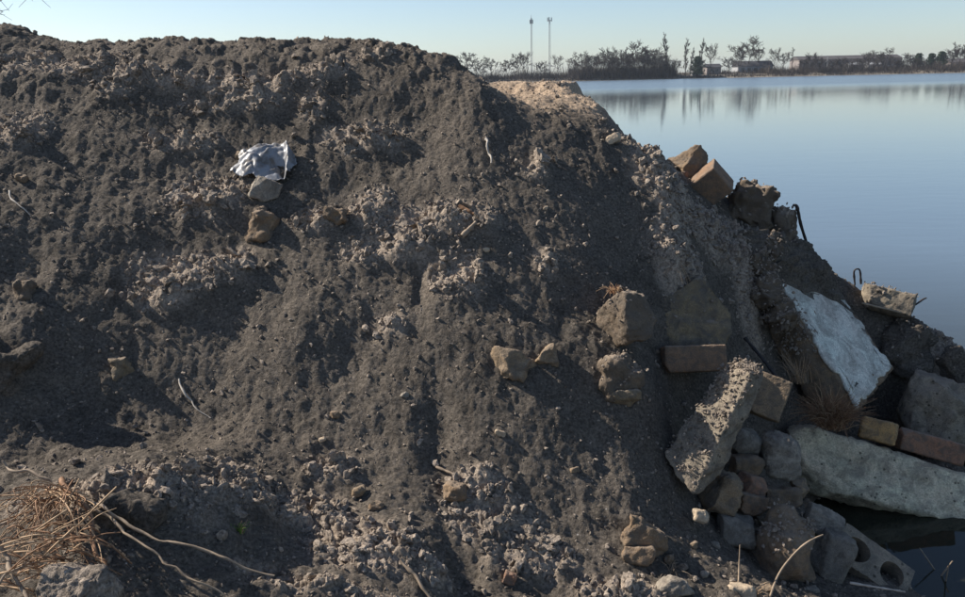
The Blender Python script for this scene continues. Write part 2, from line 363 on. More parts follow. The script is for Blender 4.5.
# crumbly ledges: centre, width, height in pixels; how much the ledge flattens the slope; lumps and sunlit paleness put into the colour; single large clods; where it is
LEDGE = [
    (60, 68, 110, 22, .40, .8, 4, 'on the crest at the far left'), (125, 78, 70, 20, .40, .8, 4, 'below the crest left of the middle'),
    (18, 130, 50, 40, .40, .8, 5, 'high on the far left of the mound face'), (115, 92, 30, 10, .4, .7, 1, 'below the crest left of the middle'),
    (175, 82, 50, 10, .45, .7, 2, 'below the crest left of the middle'), (250, 84, 95, 16, .45, .8, 4, 'on the ledges above the plastic sheet'),
    (232, 101, 85, 14, .45, .8, 3, 'on the ledges above the plastic sheet'), (180, 143, 60, 14, .4, .7, 3, 'above left of the plastic sheet'),
    (322, 72, 50, 22, .5, .8, 3, 'under the rounded top of the crest'), (375, 56, 40, 16, .5, .8, 3, 'under the rounded top of the crest'),
    (315, 107, 24, 34, .5, .8, 3, 'on the rib below the rounded top'), (365, 138, 80, 30, .45, .85, 6, 'on the rib below the rounded top'),
    (205, 197, 66, 46, .45, .95, 9, 'in the patch left of the plastic sheet'), (185, 272, 90, 40, .45, .95, 7, 'in the crumbly streak below the plastic sheet'),
    (236, 268, 34, 38, .45, .9, 4, 'in the crumbly streak below the plastic sheet'), (160, 297, 60, 18, .45, .9, 3, 'in the crumbly streak below the plastic sheet'),
    (318, 218, 50, 26, .4, .9, 4, 'around the embedded stone right of the plastic sheet'), (372, 205, 40, 44, .45, .9, 4, 'left of the large crumbly patch mid face'),
    (432, 222, 110, 40, .5, 1.0, 12, 'in the large crumbly patch mid face'), (385, 252, 90, 30, .4, .85, 4, 'left of the large crumbly patch mid face'),
    (457, 278, 50, 46, .5, 1.0, 8, 'in the low crumbly patch mid face'), (536, 168, 24, 22, .5, .8, 2, 'on the right flank above mid face'),
    (545, 264, 22, 14, .5, .8, 1, 'on the smooth flank right of mid face'), (625, 128, 46, 30, .35, .8, 3, 'along the right edge of the mound'),
    (650, 156, 50, 36, .4, .9, 6, 'uphill of the fallen block'), (690, 226, 90, 34, .4, .9, 7, 'downhill of the fallen block'),
    (730, 250, 60, 40, .4, .95, 7, 'uphill of the white slab'), (675, 268, 60, 22, .5, .9, 4, 'above the olive stone'),
    (105, 488, 150, 40, .1, 1.0, 0, 'on the near hummock'),  # full paleness: the hummock's sunny top is partly painted in
    (240, 470, 50, 20, .35, .9, 3, 'on the near hummock'), (180, 478, 120, 30, .25, .8, 5, 'on the near hummock'), (245, 500, 60, 30, .3, .9, 5, 'on the near hummock'),
    (300, 515, 90, 40, .35, 1.0, 9, 'right of the green grass tuft'), (370, 545, 110, 50, .3, 1.0, 10, 'at the foot of the face near the bottom edge'),
    (330, 470, 50, 20, .35, .8, 3, 'above the foot of the face'), (320, 588, 130, 20, .3, .9, 6, 'at the foot of the face near the bottom edge'),
    (490, 520, 80, 50, .35, .9, 7, 'in the crumbly patch low right of the middle'), (475, 482, 60, 20, .4, .8, 3, 'in the crumbly patch low right of the middle'),
    (530, 560, 80, 40, .35, .9, 6, 'in the crumbly patch low right of the middle'), (432, 570, 30, 40, .35, .9, 3, 'at the foot of the face near the bottom edge'),
    (620, 590, 80, 14, .3, .8, 3, 'by the bottom edge left of the rubble'), (390, 325, 30, 20, .35, .7, 2, 'below the large crumbly patch mid face'),
    (860, 285, 60, 20, .4, .9, 4, 'on the far slope by the wire loop'), (925, 335, 40, 20, .4, .9, 3, 'on the far slope at the right edge'),
]
BASE = H.copy(); spurs = []; patch = np.zeros_like(H); ledges = []
near = (GX > -4.2) & (GX < 3.6) & (GY > 1.5) & (GY < 7.2)
warp = 0.35 * fbm2(GX * 6, GY * 6, 3, 41)
for px, py, w, h, flat, dn, nbig, where in LEDGE:
    c = hit(px, py, BASE); a = hit(px, py - h / 2, BASE); b_ = hit(px, py + h / 2, BASE)
    rx = max(0.05, w / 2 / FPX * np.linalg.norm(c - CAM)); ry = float(np.clip(abs(a[1] - b_[1]) / 2, 0.05, 0.30))
    ledges.append((c, rx, ry, dn, nbig, where))
    U = (GX - c[0]) / rx; V = (GY - c[1]) / ry; q = U * U + V * V
    H = H + (0.30 * min(rx, 0.22) * U - (0.30 + 0.55 * flat) * ry * V + 0.018) * np.exp(-q) * np.where(q < 14, 1, 0)
    patch = np.maximum(patch, dn * sstep(1.5, 0.5, np.sqrt(q) + warp))
# single hollows and humps seen on the face
for px, py, w, h, dz in ((350, 345, 60, 40, -.07), (438, 435, 40, 60, -.09), (420, 260, 14, 50, -.05), (10, 365, 60, 70, .10), (15, 265, 60, 40, -.07), (455, 570, 50, 40, -.10), (345, 190, 40, 40, -.05),
                         (590, 430, 40, 40, -.05), (640, 520, 60, 40, .05), (30, 460, 70, 24, -.05), (135, 510, 50, 26, -.05), (520, 375, 60, 20, -.03), (620, 380, 40, 40, -.04), (315, 330, 80, 50, .05), (470, 130, 60, 60, .05), (280, 75, 40, 40, -.05)):
    c = hit(px, py, BASE); rx = w / 2 / FPX * np.linalg.norm(c - CAM); ry = rx * h / w * 1.6
    H = H + 0.6 * dz * np.exp(-(((GX - c[0]) / rx) ** 2 + ((GY - c[1]) / ry) ** 2))
for px, py, w, dz in ((786, 226, .07, .06), (776, 244, .07, .10), (766, 260, .075, .12), (757, 277, .08, .13), (751, 294, .08, .12), (746, 312, .07, .08), (712, 232, .07, .05), (690, 222, .08, .05), (668, 213, .08, .05), (735, 244, .07, .05), (668, 262, .08, .06), (690, 272, .07, .05)):
    c = hit(px, py, BASE); q = ((GX - c[0]) / w) ** 2 + ((GY - c[1]) / (w * 1.3)) ** 2     # soil spurs left of the white slab
    H = H + dz * np.exp(-q); patch = np.maximum(patch, 0.9 * sstep(2.0, 0.4, q + 2 * warp)); spurs.append((c, w))
sand = sstep(1.70, 1.86, BASE + 0.06 * mid) * sstep(4.05, 4.3, GY) * sstep(0.02, 0.14, GX) * sstep(0.85, 0.7, GX)
rough_zone = np.clip(patch + 0.35 * sstep(0.1, 0.6, fbm2(GX * 1.9, GY * 1.9, 3, 77)) + sstep(1.0, 2.0, GX) * 0.5, 0, 1)
wx = GX + 0.02 * noise2(GX * 19, GY * 19, 301); wy = GY + 0.02 * noise2(GX * 19 + 7, GY * 19, 302)
L1 = patch * (0.020 * billow2(wx * 9, wy * 9, 3, 171) + 0.010 * noise2(wx * 31, wy * 31, 175)) + rough_zone * 0.010 * billow2(wx * 24, wy * 24, 3, 181)
L1 = L1 + clods2(GX, GY, 0.13, 0.4, 101, 0.5) * patch * 0.45
L2 = clods2(GX + 5, GY, 0.058, 0.85, 111, 0.75) * (0.10 * rough_zone + 0.36 * patch)
L3 = clods2(GX + 9, GY, 0.029, 0.85, 121, 0.8) * (0.16 + 0.15 * rough_zone + 0.35 * patch)
streak = fbm2(GX * 26 + GY * 7, GY * 5 - GX * 2, 3, 131)
fine = fbm2(GX * 13, GY * 13, 5, 141, 0.58)
H = H + fade * np.where(near, L1 + L2 + 0.8 * L3 + 0.0035 * streak * (1 - patch) + 0.0085 * fine + 0.0035 * billow2(wx * 55, wy * 55, 2, 191), 0.02 * fine)
cap = 1.915 + 0.012 * mid + 0.6 * sstep(0.06, -0.15, GX) + 0.5 * sstep(0.95, 1.2, GX) + 0.5 * sstep(4.1, 3.85, GY) + 0.5 * sstep(6.2, 6.6, GY)
H = np.minimum(H, cap)
# crest and sand terrace edge are broken by larger lumps
crest = sstep(1.75, 2.0, BASE) * (1 - sand)
H = H + crest * clods2(GX + 2, GY, 0.10, 0.6, 151, 0.7) * 0.6 * (1 - sstep(0.0, 0.1, GX) * sstep(3.95, 4.15, GY)) + sand * 0.018 * fbm2(GX * 9, GY * 9, 3, 161)
dry = np.clip(patch * 0.9 + (L2 > 0.012) * 0.22 * rough_zone + crest * 0.05, 0, 1)  # paleness mask: dry crumbly soil plus painted sunlight on ledges and spurs
ny, nx = H.shape
idx = np.arange(nx * ny).reshape(ny, nx)
F = np.stack([idx[:-1, :-1], idx[:-1, 1:], idx[1:, 1:], idx[1:, :-1]], -1).reshape(-1, 4)
me = np_mesh('soil_mound', np.stack([GX, GY, H], -1).reshape(-1, 3), F)
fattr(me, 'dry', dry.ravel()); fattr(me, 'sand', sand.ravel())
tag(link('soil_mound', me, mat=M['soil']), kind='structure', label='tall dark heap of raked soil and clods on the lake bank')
NORM_E = 0.02
def ground_normal(x, y):
    e = NORM_E
    n = np.array([sample(x - e, y) - sample(x + e, y), sample(x, y - e) - sample(x, y + e), 2 * e], dtype=float)
    return n / np.linalg.norm(n)

# ------------------------------------------------------------------ lake, lake bed and far land
def far_edge(x): return 398 + 6 * np.sin(x * 0.021) + 3 * np.sin(x * 0.07 + 1)
gx = np.concatenate([np.linspace(-2500, -400, 20), np.linspace(-380, 480, 216), np.linspace(500, 2500, 20)])
gy = np.concatenate([np.linspace(-300, 340, 20), np.linspace(360, 470, 56), np.linspace(480, 600, 13), np.linspace(700, 3000, 12)])
X, Y = np.meshgrid(gx, gy); e = Y - far_edge(X)
Z = np.where(e < 0, -2.0, 0) ; Z = -2.0 + 2.0 * sstep(-12, 0, e) + 1.6 * sstep(-0.5, 7, e) + 1.2 * sstep(5, 60, e) + np.where(e > 2, 0.35 * fbm2(X * 0.06, Y * 0.06, 3, 3), 0)
ny2, nx2 = Z.shape; idx = np.arange(nx2 * ny2).reshape(ny2, nx2)
F = np.stack([idx[:-1, :-1], idx[:-1, 1:], idx[1:, 1:], idx[1:, :-1]], -1).reshape(-1, 4)
m, nt, N, L, b = nmat('dry_meadow'); geo = node(nt, 'ShaderNodeNewGeometry')
n1 = nz(nt, 0.12, 5, 0.6, geo.outputs['Position']); n2 = nz(nt, 1.4, 4, 0.6, geo.outputs['Position'])
c = mixc(nt, ramp(nt, n1.outputs[0], [(0.35, 0.0), (0.65, 1.0)]).outputs[0], (0.20, 0.165, 0.12), (0.27, 0.23, 0.175))
c = mixc(nt, 1.0, c, ramp(nt, n2.outputs[0], [(0.3, 0.7), (0.7, 1.2)]).outputs[0], 'MULTIPLY')
L.new(c, b.inputs['Base Color']); b.inputs['Roughness'].default_value = 0.95
tag(link('ground', np_mesh('ground', np.stack([X, Y, Z], -1).reshape(-1, 3), F), mat=m), kind='structure', label='lake bed rising to a low far shore of dry grass')

def water_material():
    m, nt, N, L, b = nmat('lake_water')
    geo = node(nt, 'ShaderNodeNewGeometry'); sx = node(nt, 'ShaderNodeSeparateXYZ'); L.new(geo.outputs['Position'], sx.inputs[0])
    mp = node(nt, 'ShaderNodeMapping'); L.new(geo.outputs['Position'], mp.inputs['Vector']); mp.inputs['Scale'].default_value = (0.35, 1.0, 1.0)
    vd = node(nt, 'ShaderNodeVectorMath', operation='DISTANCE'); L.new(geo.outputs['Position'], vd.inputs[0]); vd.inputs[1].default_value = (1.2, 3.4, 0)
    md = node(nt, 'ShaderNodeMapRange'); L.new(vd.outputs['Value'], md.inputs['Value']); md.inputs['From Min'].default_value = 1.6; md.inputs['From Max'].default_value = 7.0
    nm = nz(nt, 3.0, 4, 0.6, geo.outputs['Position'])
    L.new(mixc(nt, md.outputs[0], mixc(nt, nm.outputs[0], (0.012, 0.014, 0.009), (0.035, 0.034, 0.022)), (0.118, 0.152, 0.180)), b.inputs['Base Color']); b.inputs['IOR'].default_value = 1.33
    b.inputs['Specular IOR Level'].default_value = 0.5
    # a breeze ruffles the far half of the lake; the near half is calm
    n0 = nz(nt, 0.018, 3, 0.5, mp.outputs[0])
    yy = node(nt, 'ShaderNodeMath', operation='MULTIPLY_ADD'); L.new(n0.outputs[0], yy.inputs[0]); yy.inputs[1].default_value = 60; L.new(sx.outputs[1], yy.inputs[2])
    mr = node(nt, 'ShaderNodeMapRange'); L.new(yy.outputs[0], mr.inputs['Value'])
    mr.inputs['From Min'].default_value = 115; mr.inputs['From Max'].default_value = 175; mr.clamp = True
    mr.inputs['To Min'].default_value = 0.0; mr.inputs['To Max'].default_value = 1.0
    rg = node(nt, 'ShaderNodeMapRange'); L.new(mr.outputs[0], rg.inputs['Value']); rg.inputs['To Min'].default_value = 0.035; rg.inputs['To Max'].default_value = 0.26
    L.new(rg.outputs[0], b.inputs['Roughness'])
    w1 = nz(nt, 5.0, 3, 0.5, mp.outputs[0]); w2 = nz(nt, 0.6, 3, 0.5, mp.outputs[0])
    nb = bump(nt, w1.outputs[0], 0.035, 0.05); nb = bump(nt, w2.outputs[0], 0.05, 0.05, nb)
    L.new(nb, b.inputs['Normal'])
    return m
V = np.array([(-2500, -300, 0), (2500, -300, 0), (2500, 1200, 0), (-2500, 1200, 0)], float)
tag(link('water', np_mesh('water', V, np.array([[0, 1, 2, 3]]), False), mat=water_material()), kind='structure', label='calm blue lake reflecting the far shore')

# ------------------------------------------------------------------ stone shapes
_GRID = {}
def boxgrid(n):
    if n in _GRID: return _GRID[n]
    key = {}; V = []; F = []
    def vid(a):
        if a not in key: key[a] = len(V); V.append(a)
        return key[a]
    nx_, ny_, nz_ = n
    def quad(f, A, B):
        for i in range(A):
            for j in range(B): F.append([vid(f(i, j)), vid(f(i + 1, j)), vid(f(i + 1, j + 1)), vid(f(i, j + 1))])
    quad(lambda i, j: (i, 0, j), nx_, nz_); quad(lambda i, j: (nx_ - i, ny_, j), nx_, nz_)
    quad(lambda i, j: (0, ny_ - i, j), ny_, nz_); quad(lambda i, j: (nx_, i, j), ny_, nz_)
    quad(lambda i, j: (i, j, nz_), nx_, ny_); quad(lambda i, j: (i, ny_ - j, 0), nx_, ny_)
    V = np.array(V, float) / np.array(n) * 2 - 1
    _GRID[n] = (V, np.array(F)); return _GRID[n]
def stone(half, round_=0.3, cuts=8, cutdepth=0.25, amp=0.10, freq=3.0, fine=0.05, seed=0, n=18, planes=None):
    """rounded box, knocked by flat breaks, then weathered; returns V, F in its own frame"""
    half = np.array(half, float); s = half.min()
    n = n * 1.3; cnt = tuple(int(np.clip(round(n * h / half.mean()), 6, 50)) for h in half)
    U, F = boxgrid(cnt); p = U * half; r = round_ * s
    inner = np.clip(p, -(half - r), half - r); d = p - inner
    ln = np.linalg.norm(d, axis=1, keepdims=True); nrm = d / np.maximum(ln, 1e-9); p = inner + nrm * r
    rg = np.random.default_rng(seed + 900)
    for k in range(cuts):
        v = rg.normal(size=3) + 0.0; v /= np.linalg.norm(v)
        ext = np.abs(v * half).sum() * (1 - 0.28 * min(1, round_ * 1.4)); dd = ext * (1 - cutdepth * rg.uniform(0.5, 1.4))
        e = p @ v - dd; p = p - np.maximum(e, 0)[:, None] * v[None]
    for v, dd in (planes or []):
        v = np.array(v, float); v /= np.linalg.norm(v); e = p @ v - dd; p = p - np.maximum(e, 0)[:, None] * v[None]
    q = p / s
    if round_ > 0.28: p = p * (1 + 0.22 * noise3(q * 0.75 + seed * 1.7, seed + 5) + 0.10 * noise3(q * 1.6, seed + 6))[:, None]
    p = p + nrm * s * (amp * noise3(q * freq * 0.5 + seed, seed) + amp * 0.6 * noise3(q * freq + 7.7, seed + 1) + fine * noise3(q * freq * 3.1, seed + 2) + fine * 0.7 * noise3(q * freq * 6.7, seed + 3))[:, None]
    return p, F
def rotation(roll=0, yaw=0, tilt=0):
    """roll: clockwise in the picture; yaw: turns the right side away; tilt: leans the top away"""
    a, b_, c = rad(roll), rad(yaw), rad(tilt)
    Rr = np.array([[math.cos(a), 0, math.sin(a)], [0, 1, 0], [-math.sin(a), 0, math.cos(a)]])
    Ry = np.array([[math.cos(b_), -math.sin(b_), 0], [math.sin(b_), math.cos(b_), 0], [0, 0, 1]])
    Rt = np.array([[1, 0, 0], [0, math.cos(c), math.sin(c)], [0, -math.sin(c), math.cos(c)]])
    return Rr @ Rt @ Ry
VIEW = np.stack([CR, CF, CU], 1)             # picture right / away / up as world vectors
def facing(me, frac_smooth=True): return me
def soil_crumbs(parent, P, Nn, n, rmin, rmax, seed, name='soil_crumbs', upmin=0.35, mat=None, box=None):
    """crumbs of soil lying on the upward faces of a stone (its own part)"""
    rg = np.random.default_rng(seed); sel = np.where((Nn[:, 2] > upmin))[0]
    if len(sel) == 0: return
    k = rg.choice(sel, n); rr = rg.uniform(rmin, rmax, n) * rg.uniform(0.6, 1.0, n)
    base = P[k] + rg.normal(size=(n, 3)) * rmax * 0.8
    V, F = crumb_cloud(base + Nn[k] * rr[:, None] * 0.3, rr, seed)
    o = link(name, np_mesh(name, V - np.array(parent.location)[None], F, False), parent, mat or M['clod']); tag(o, kind='stuff'); return o
def ico(sub):
    import bmesh
    bm = bmesh.new(); bmesh.ops.create_icosphere(bm, subdivisions=sub, radius=1.0)
    V = np.array([v.co[:] for v in bm.verts]); F = np.array([[v.index for v in f.verts] for f in bm.faces]); bm.free(); return V, F
ICO1, ICO2, ICO3 = ico(1), ico(2), ico(3)
def crumb_shapes(base, k, seed):
    V0, F0 = base; out = []
    rg = np.random.default_rng(seed)
    for i in range(k):
        sc = rg.uniform(0.5, 1.4, 3); V = V0.copy()
        for _ in range(8):
            v = rg.normal(size=3); v /= np.linalg.norm(v); dd = rg.uniform(0.35, 0.8); e = V @ v - dd; V = V - np.maximum(e, 0)[:, None] * v
        V = V * (1 + 0.30 * noise3(V * 1.7 + i * 5.1, seed + i) + 0.26 * noise3(V * 4.3 + i, seed + i + 50))[:, None] * sc
        out.append(V)
    return out, F0
SMALL, SMALLF = crumb_shapes(ICO1, 14, 5); MIDS, MIDF = crumb_shapes(ICO2, 14, 8); BIGS, BIGF = crumb_shapes(ICO3, 12, 13)
def rand_rot(rg, n):
    q = rg.normal(size=(n, 4)); q /= np.linalg.norm(q, axis=1, keepdims=True); w, x, y, z = q.T
    return np.stack([np.stack([1 - 2 * (y * y + z * z), 2 * (x * y - z * w), 2 * (x * z + y * w)], -1),
                     np.stack([2 * (x * y + z * w), 1 - 2 * (x * x + z * z), 2 * (y * z - x * w)], -1),
                     np.stack([2 * (x * z - y * w), 2 * (y * z + x * w), 1 - 2 * (x * x + y * y)], -1)], 1)
def crumb_cloud(pos, rr, seed, shapes=None, F0=None):
    shapes = SMALL if shapes is None else shapes; F0 = SMALLF if F0 is None else F0
    rg = np.random.default_rng(seed); n = len(pos); S0 = np.array(shapes)[rg.integers(0, len(shapes), n)]
    R = rand_rot(rg, n); V = np.einsum('nij,nkj->nki', R, S0) * rr[:, None, None] + pos[:, None, :]
    k = S0.shape[1]; F = (F0[None] + (np.arange(n) * k)[:, None, None]).reshape(-1, F0.shape[1])
    return V.reshape(-1, 3), F
def vnormals(V, F):
    a = V[F[:, 2]] - V[F[:, 0]]; b_ = V[F[:, -1]] - V[F[:, 1]]; n = np.cross(a, b_); N_ = np.zeros_like(V)
    for c in range(F.shape[1]): np.add.at(N_, F[:, c], n)
    return N_ / np.maximum(np.linalg.norm(N_, axis=1, keepdims=True), 1e-12)

def put(name, label, cat, px, py, w, h, mat, depth=0.8, roll=0, yaw=0, tilt=0, Y=None, sink=0.15, group=None, crumbs=None, cmat=None, upmin=0.35, cside=False, **kw):
    """a stone whose middle is seen at (px, py), w by h pixels big; it rests in the ground met there"""
    c = at(px, py, Y) if Y is not None else hit(px, py)
    dist = (c - CAM) @ CF
    hw, hh = w / 2 / FPX * dist, h / 2 / FPX * dist
    hd = depth * (hw + hh) / 2
    d = ray(px, py); d = d / np.linalg.norm(d)
    if Y is None: c = c - d * hd * (0.5 - sink)
    V, F = stone((hw, hd, hh), **kw)
    W = V @ (VIEW @ rotation(roll, yaw, tilt)).T
    if crumbs:
        root = empty(name, c)
        o = link('body', np_mesh('body', W, F), root, M[mat])
        Nw = vnormals(W, F)
        if cside: Nw[(Nw @ CR) > -0.25] = 0      # soil lies only on the bank side
        soil_crumbs(root, W + c, Nw, crumbs[0], crumbs[1], crumbs[2], kw.get('seed', 0), mat=cmat, upmin=upmin)
    else:
        root = link(name, np_mesh(name, W, F), mat=M[mat]); root.location = Vector(c)
    tag(root, label, cat, group); return root
def hexa(corners, seed, n=20, round_=0.12, cuts=3, cutdepth=0.12, amp=0.03, fine=0.012, freq=3.0, planes=None):
    """a slab spanned by eight corners: front TL TR BR BL, then the same four at the back"""
    C_ = np.array(corners); lx = np.linalg.norm(C_[1] - C_[0]) / 2; lz = np.linalg.norm(C_[3] - C_[0]) / 2; ly = np.linalg.norm(C_[4] - C_[0]) / 2
    half = np.array([lx, ly, lz]); V, F = stone(half, round_=round_, cuts=cuts, cutdepth=cutdepth, amp=amp, fine=fine, freq=freq, seed=seed, n=n, planes=planes)
    u = (V / half + 1) / 2; x, y, z = u[:, 0:1], u[:, 1:2], u[:, 2:3]
    tl, tr, br, bl, tl2, tr2, br2, bl2 = C_
    fr = (bl * (1 - x) + br * x) * (1 - z) + (tl * (1 - x) + tr * x) * z
    bk = (bl2 * (1 - x) + br2 * x) * (1 - z) + (tl2 * (1 - x) + tr2 * x) * z
    return fr * (1 - y) + bk * y, F
def put_hexa(name, label, cat, corners, mat, seed, crumbs=None, group=None, parts=None, **kw):
    V, F = hexa(corners, seed, **kw); c = V.mean(0)
    root = empty(name, c) if (crumbs or parts) else None
    if root is None:
        o = link(name, np_mesh(name, V - c, F), mat=M[mat]); o.location = Vector(c); return tag(o, label, cat, group)
    link(parts or 'body', np_mesh(name, V - c, F), root, M[mat])
    if crumbs: soil_crumbs(root, V, vnormals(V, F), crumbs[0], crumbs[1], crumbs[2], seed, upmin=crumbs[3] if len(crumbs) > 3 else 0.35)
    return tag(root, label, cat, group)

# ------------------------------------------------------------------ tubes for twigs, wires and stalks
def tube(points, radii, sides=6):
    P = np.array(points, float); n = len(P); R = np.broadcast_to(np.array(radii, float), (n,)) if np.ndim(radii) == 0 else np.array(radii, float)
    T = np.gradient(P, axis=0); T /= np.maximum(np.linalg.norm(T, axis=1, keepdims=True), 1e-9)
    a = np.array([0.31, 0.22, 0.92]); A = np.cross(T, a); A /= np.maximum(np.linalg.norm(A, axis=1, keepdims=True), 1e-9); B = np.cross(T, A)
    ang = np.arange(sides) / sides * 2 * math.pi
    V = P[:, None] + R[:, None, None] * (np.cos(ang)[None, :, None] * A[:, None] + np.sin(ang)[None, :, None] * B[:, None])
    F = []
    for i in range(n - 1):
        for j in range(sides):
            k = (j + 1) % sides; F.append([i * sides + j, i * sides + k, (i + 1) * sides + k, (i + 1) * sides + j])
    return V.reshape(-1, 3), np.array(F)
def spline(pts, n=20):
    P = np.array(pts, float)
    if len(P) == 2: P = np.array([P[0], (P[0] + P[1]) / 2, P[1]])
    Q = np.vstack([2 * P[0] - P[1], P, 2 * P[-1] - P[-2]]); out = []
    seg = len(P) - 1; per = max(2, n // seg)
    for i in range(seg):
        p0, p1, p2, p3 = Q[i:i + 4]
        for t in np.linspace(0, 1, per, endpoint=(i == seg - 1)):
            out.append(0.5 * ((2 * p1) + (-p0 + p2) * t + (2 * p0 - 5 * p1 + 4 * p2 - p3) * t * t + (-p0 + 3 * p1 - 3 * p2 + p3) * t ** 3))
    return np.array(out)
def join(parts):
    V = []; F = []; o = 0
    for v, f in parts: V.append(v); F.append(f + o); o += len(v)
    return np.vstack(V), np.vstack(F)
def twig(name, label, cat, pts, r0, r1, mat, parent=None, n=22, wob=0.0, seed=0, sides=6):
    P = spline(pts, n)
    if wob: P = P + wob * np.stack([noise3(P * 22 + seed * 3.3 + i * 31, seed + i) for i in range(3)], 1)
    V, F = tube(P, np.linspace(r0, r1, len(P)) * (1 + 0.35 * noise3(P * 60 + seed, seed + 9)), sides)
    if parent is not None:
        return link(name, np_mesh(name, V - np.array(parent.location)[None], F), parent, M[mat])
    c = P[0]; o = link(name, np_mesh(name, V - c, F), mat=M[mat]); o.location = Vector(c); return tag(o, label, cat)
def near_ground(px, py, lift=0.01):
    p = hit(px, py); d = ray(px, py); d = d / np.linalg.norm(d); return p - d * lift

# ------------------------------------------------------------------ clods of soil
rg = np.random.default_rng(77)
pos = []; rr = []; posm = []; rrm = []
for c, rx, ry, dn, nbig, where in ledges:
    area = rx * ry * 3.14; n = int(min(700, area * 7500 * dn)); a = rg.uniform(0, 6.283, n); q = np.sqrt(rg.uniform(0, 1.5, n))
    x = c[0] + rx * q * np.cos(a); y = c[1] + ry * q * np.sin(a); r = np.clip(rg.lognormal(math.log(0.0055), 0.6, n), 0.0025, 0.020)
    pos.append(np.stack([x, y, sample(x, y) + r * 0.15], 1)); rr.append(r)
    n = int(min(70, area * 500 * dn)); a = rg.uniform(0, 6.283, n); q = np.sqrt(rg.uniform(0, 1.2, n))
    x = c[0] + rx * q * np.cos(a); y = c[1] + ry * q * np.sin(a); r = np.clip(rg.lognormal(math.log(0.016), 0.3, n), 0.01, 0.026)
    posm.append(np.stack([x, y, sample(x, y) + r * 0.05], 1)); rrm.append(r)
for c, w in spurs:
    n = 160; x = c[0] + rg.normal(size=n) * w * 0.8; y = c[1] + rg.normal(size=n) * w; r = np.clip(rg.lognormal(math.log(0.008), 0.5, n), 0.003, 0.024)
    pos.append(np.stack([x, y, sample(x, y) + r * 0.35], 1)); rr.append(r)
n = 19000; x = rg.uniform(-3.3, 2.9, n); y = rg.uniform(1.9, 5.4, n); r = np.clip(rg.lognormal(math.log(0.0040), 0.55, n), 0.002, 0.02)
z = sample(x, y); k = z > -0.02
pos.append(np.stack([x, y, z + r * 0.35], 1)[k]); rr.append(r[k])
V1, F1 = crumb_cloud(np.vstack(pos), np.concatenate(rr), 1)
V2, F2 = crumb_cloud(np.vstack(posm), np.concatenate(rrm), 2, MIDS, MIDF)
V, F = join([(V1, F1), (V2, F2)])
tag(link('soil_crumbs', np_mesh('soil_crumbs', V, F, False), mat=M['clod']), kind='stuff', label='loose crumbs and small clods of dry soil strewn over the mound')
clod_me = [np_mesh('soil_clod', v, BIGF, False) for v in BIGS]
for me in clod_me: me.materials.append(M['clod'])
for c, rx, ry, dn, nbig, where in ledges:
    for i in range(nbig):
        a = rg.uniform(0, 6.283); q = math.sqrt(rg.uniform(0, 0.9)); x = c[0] + rx * q * math.cos(a); y = c[1] + ry * q * math.sin(a)
        r = rg.uniform(0.017, 0.034) * (c[1] / 3.6) ** 0.5
        o = bpy.data.objects.new('soil_clod', clod_me[rg.integers(0, 12)]); COL.objects.link(o)
        o.location = (x, y, float(sample(x, y)) + r * 0.15); o.rotation_euler = rg.uniform(0, 6.28, 3); o.scale = (r,) * 3
        tag(o, 'pale crumbly soil clod ' + where, 'soil clod', 'soil clods ' + where)

# ------------------------------------------------------------------ rubble
# the tilted white slab
a, b_, c_, d_ = at(747, 243, 3.98), at(812, 255, 4.36), at(894, 368, 4.05), at(857, 415, 3.66)
nrm = np.cross(b_ - a, d_ - a); nrm /= np.linalg.norm(nrm)
if nrm @ (CAM - a) < 0: nrm = -nrm
bk = -nrm * 0.17
root = empty('concrete_slab', (a + c_) / 2 + bk)
V, F = hexa([a, b_, c_, d_, a + bk, b_ + bk, c_ + bk, d_ + bk], 3, n=30, round_=0.14, cuts=6, cutdepth=0.08, amp=0.10, fine=0.05)
link('body', np_mesh('body', V - np.array(root.location), F), root, M['rock_brown'])
slabV, slabF = V, F
g = 0.006                                       # the smooth white face, a thin skin of paint and plaster broken at its rim
U, F = boxgrid((40, 2, 40)); V = (U + 1) / 2
ed = 0.05 * noise3(np.c_[V[:, 0] * 9, V[:, 2] * 9, V[:, 1] * 0], 4) + 0.03 * noise3(np.c_[V[:, 0] * 23, V[:, 2] * 23, V[:, 1] * 0], 5)
xx = np.clip(0.06 + 0.90 * V[:, 0] + ed * (abs(U[:, 0]) > 0.8), 0.02, 0.98)[:, None]; zz = np.clip(0.03 + 0.80 * V[:, 2] - 0.16 * V[:, 2] * V[:, 0] + ed * 2.0 * (U[:, 2] > 0.8) + ed * 0.6 * (U[:, 2] < -0.8), 0.02, 0.98)[:, None]
Pq = (d_ * (1 - xx) + c_ * xx) * (1 - zz) + (a * (1 - xx) + b_ * xx) * zz + nrm * (g * (1 - V[:, 1:2] * 2) + 0.003)
link('painted_face', np_mesh('painted_face', Pq - np.array(root.location), F), root, M['plaster'])
U, F = boxgrid((50, 2, 36)); V = (U + 1) / 2           # soil that slid down over the upper half of the slab
nn = noise3(np.c_[V[:, 0] * 5, V[:, 2] * 4, V[:, 1] * 0], 14); n4 = noise3(np.c_[V[:, 0] * 17, V[:, 2] * 14, V[:, 1] * 0], 15); n5 = noise3(np.c_[V[:, 0] * 41, V[:, 2] * 34, V[:, 1] * 0], 16)
lo = 0.76 - 0.22 * V[:, 0] + 0.07 * nn; zz = (lo + (1.06 - lo) * V[:, 2])[:, None]; xx = (-0.04 + 1.02 * V[:, 0])[:, None]
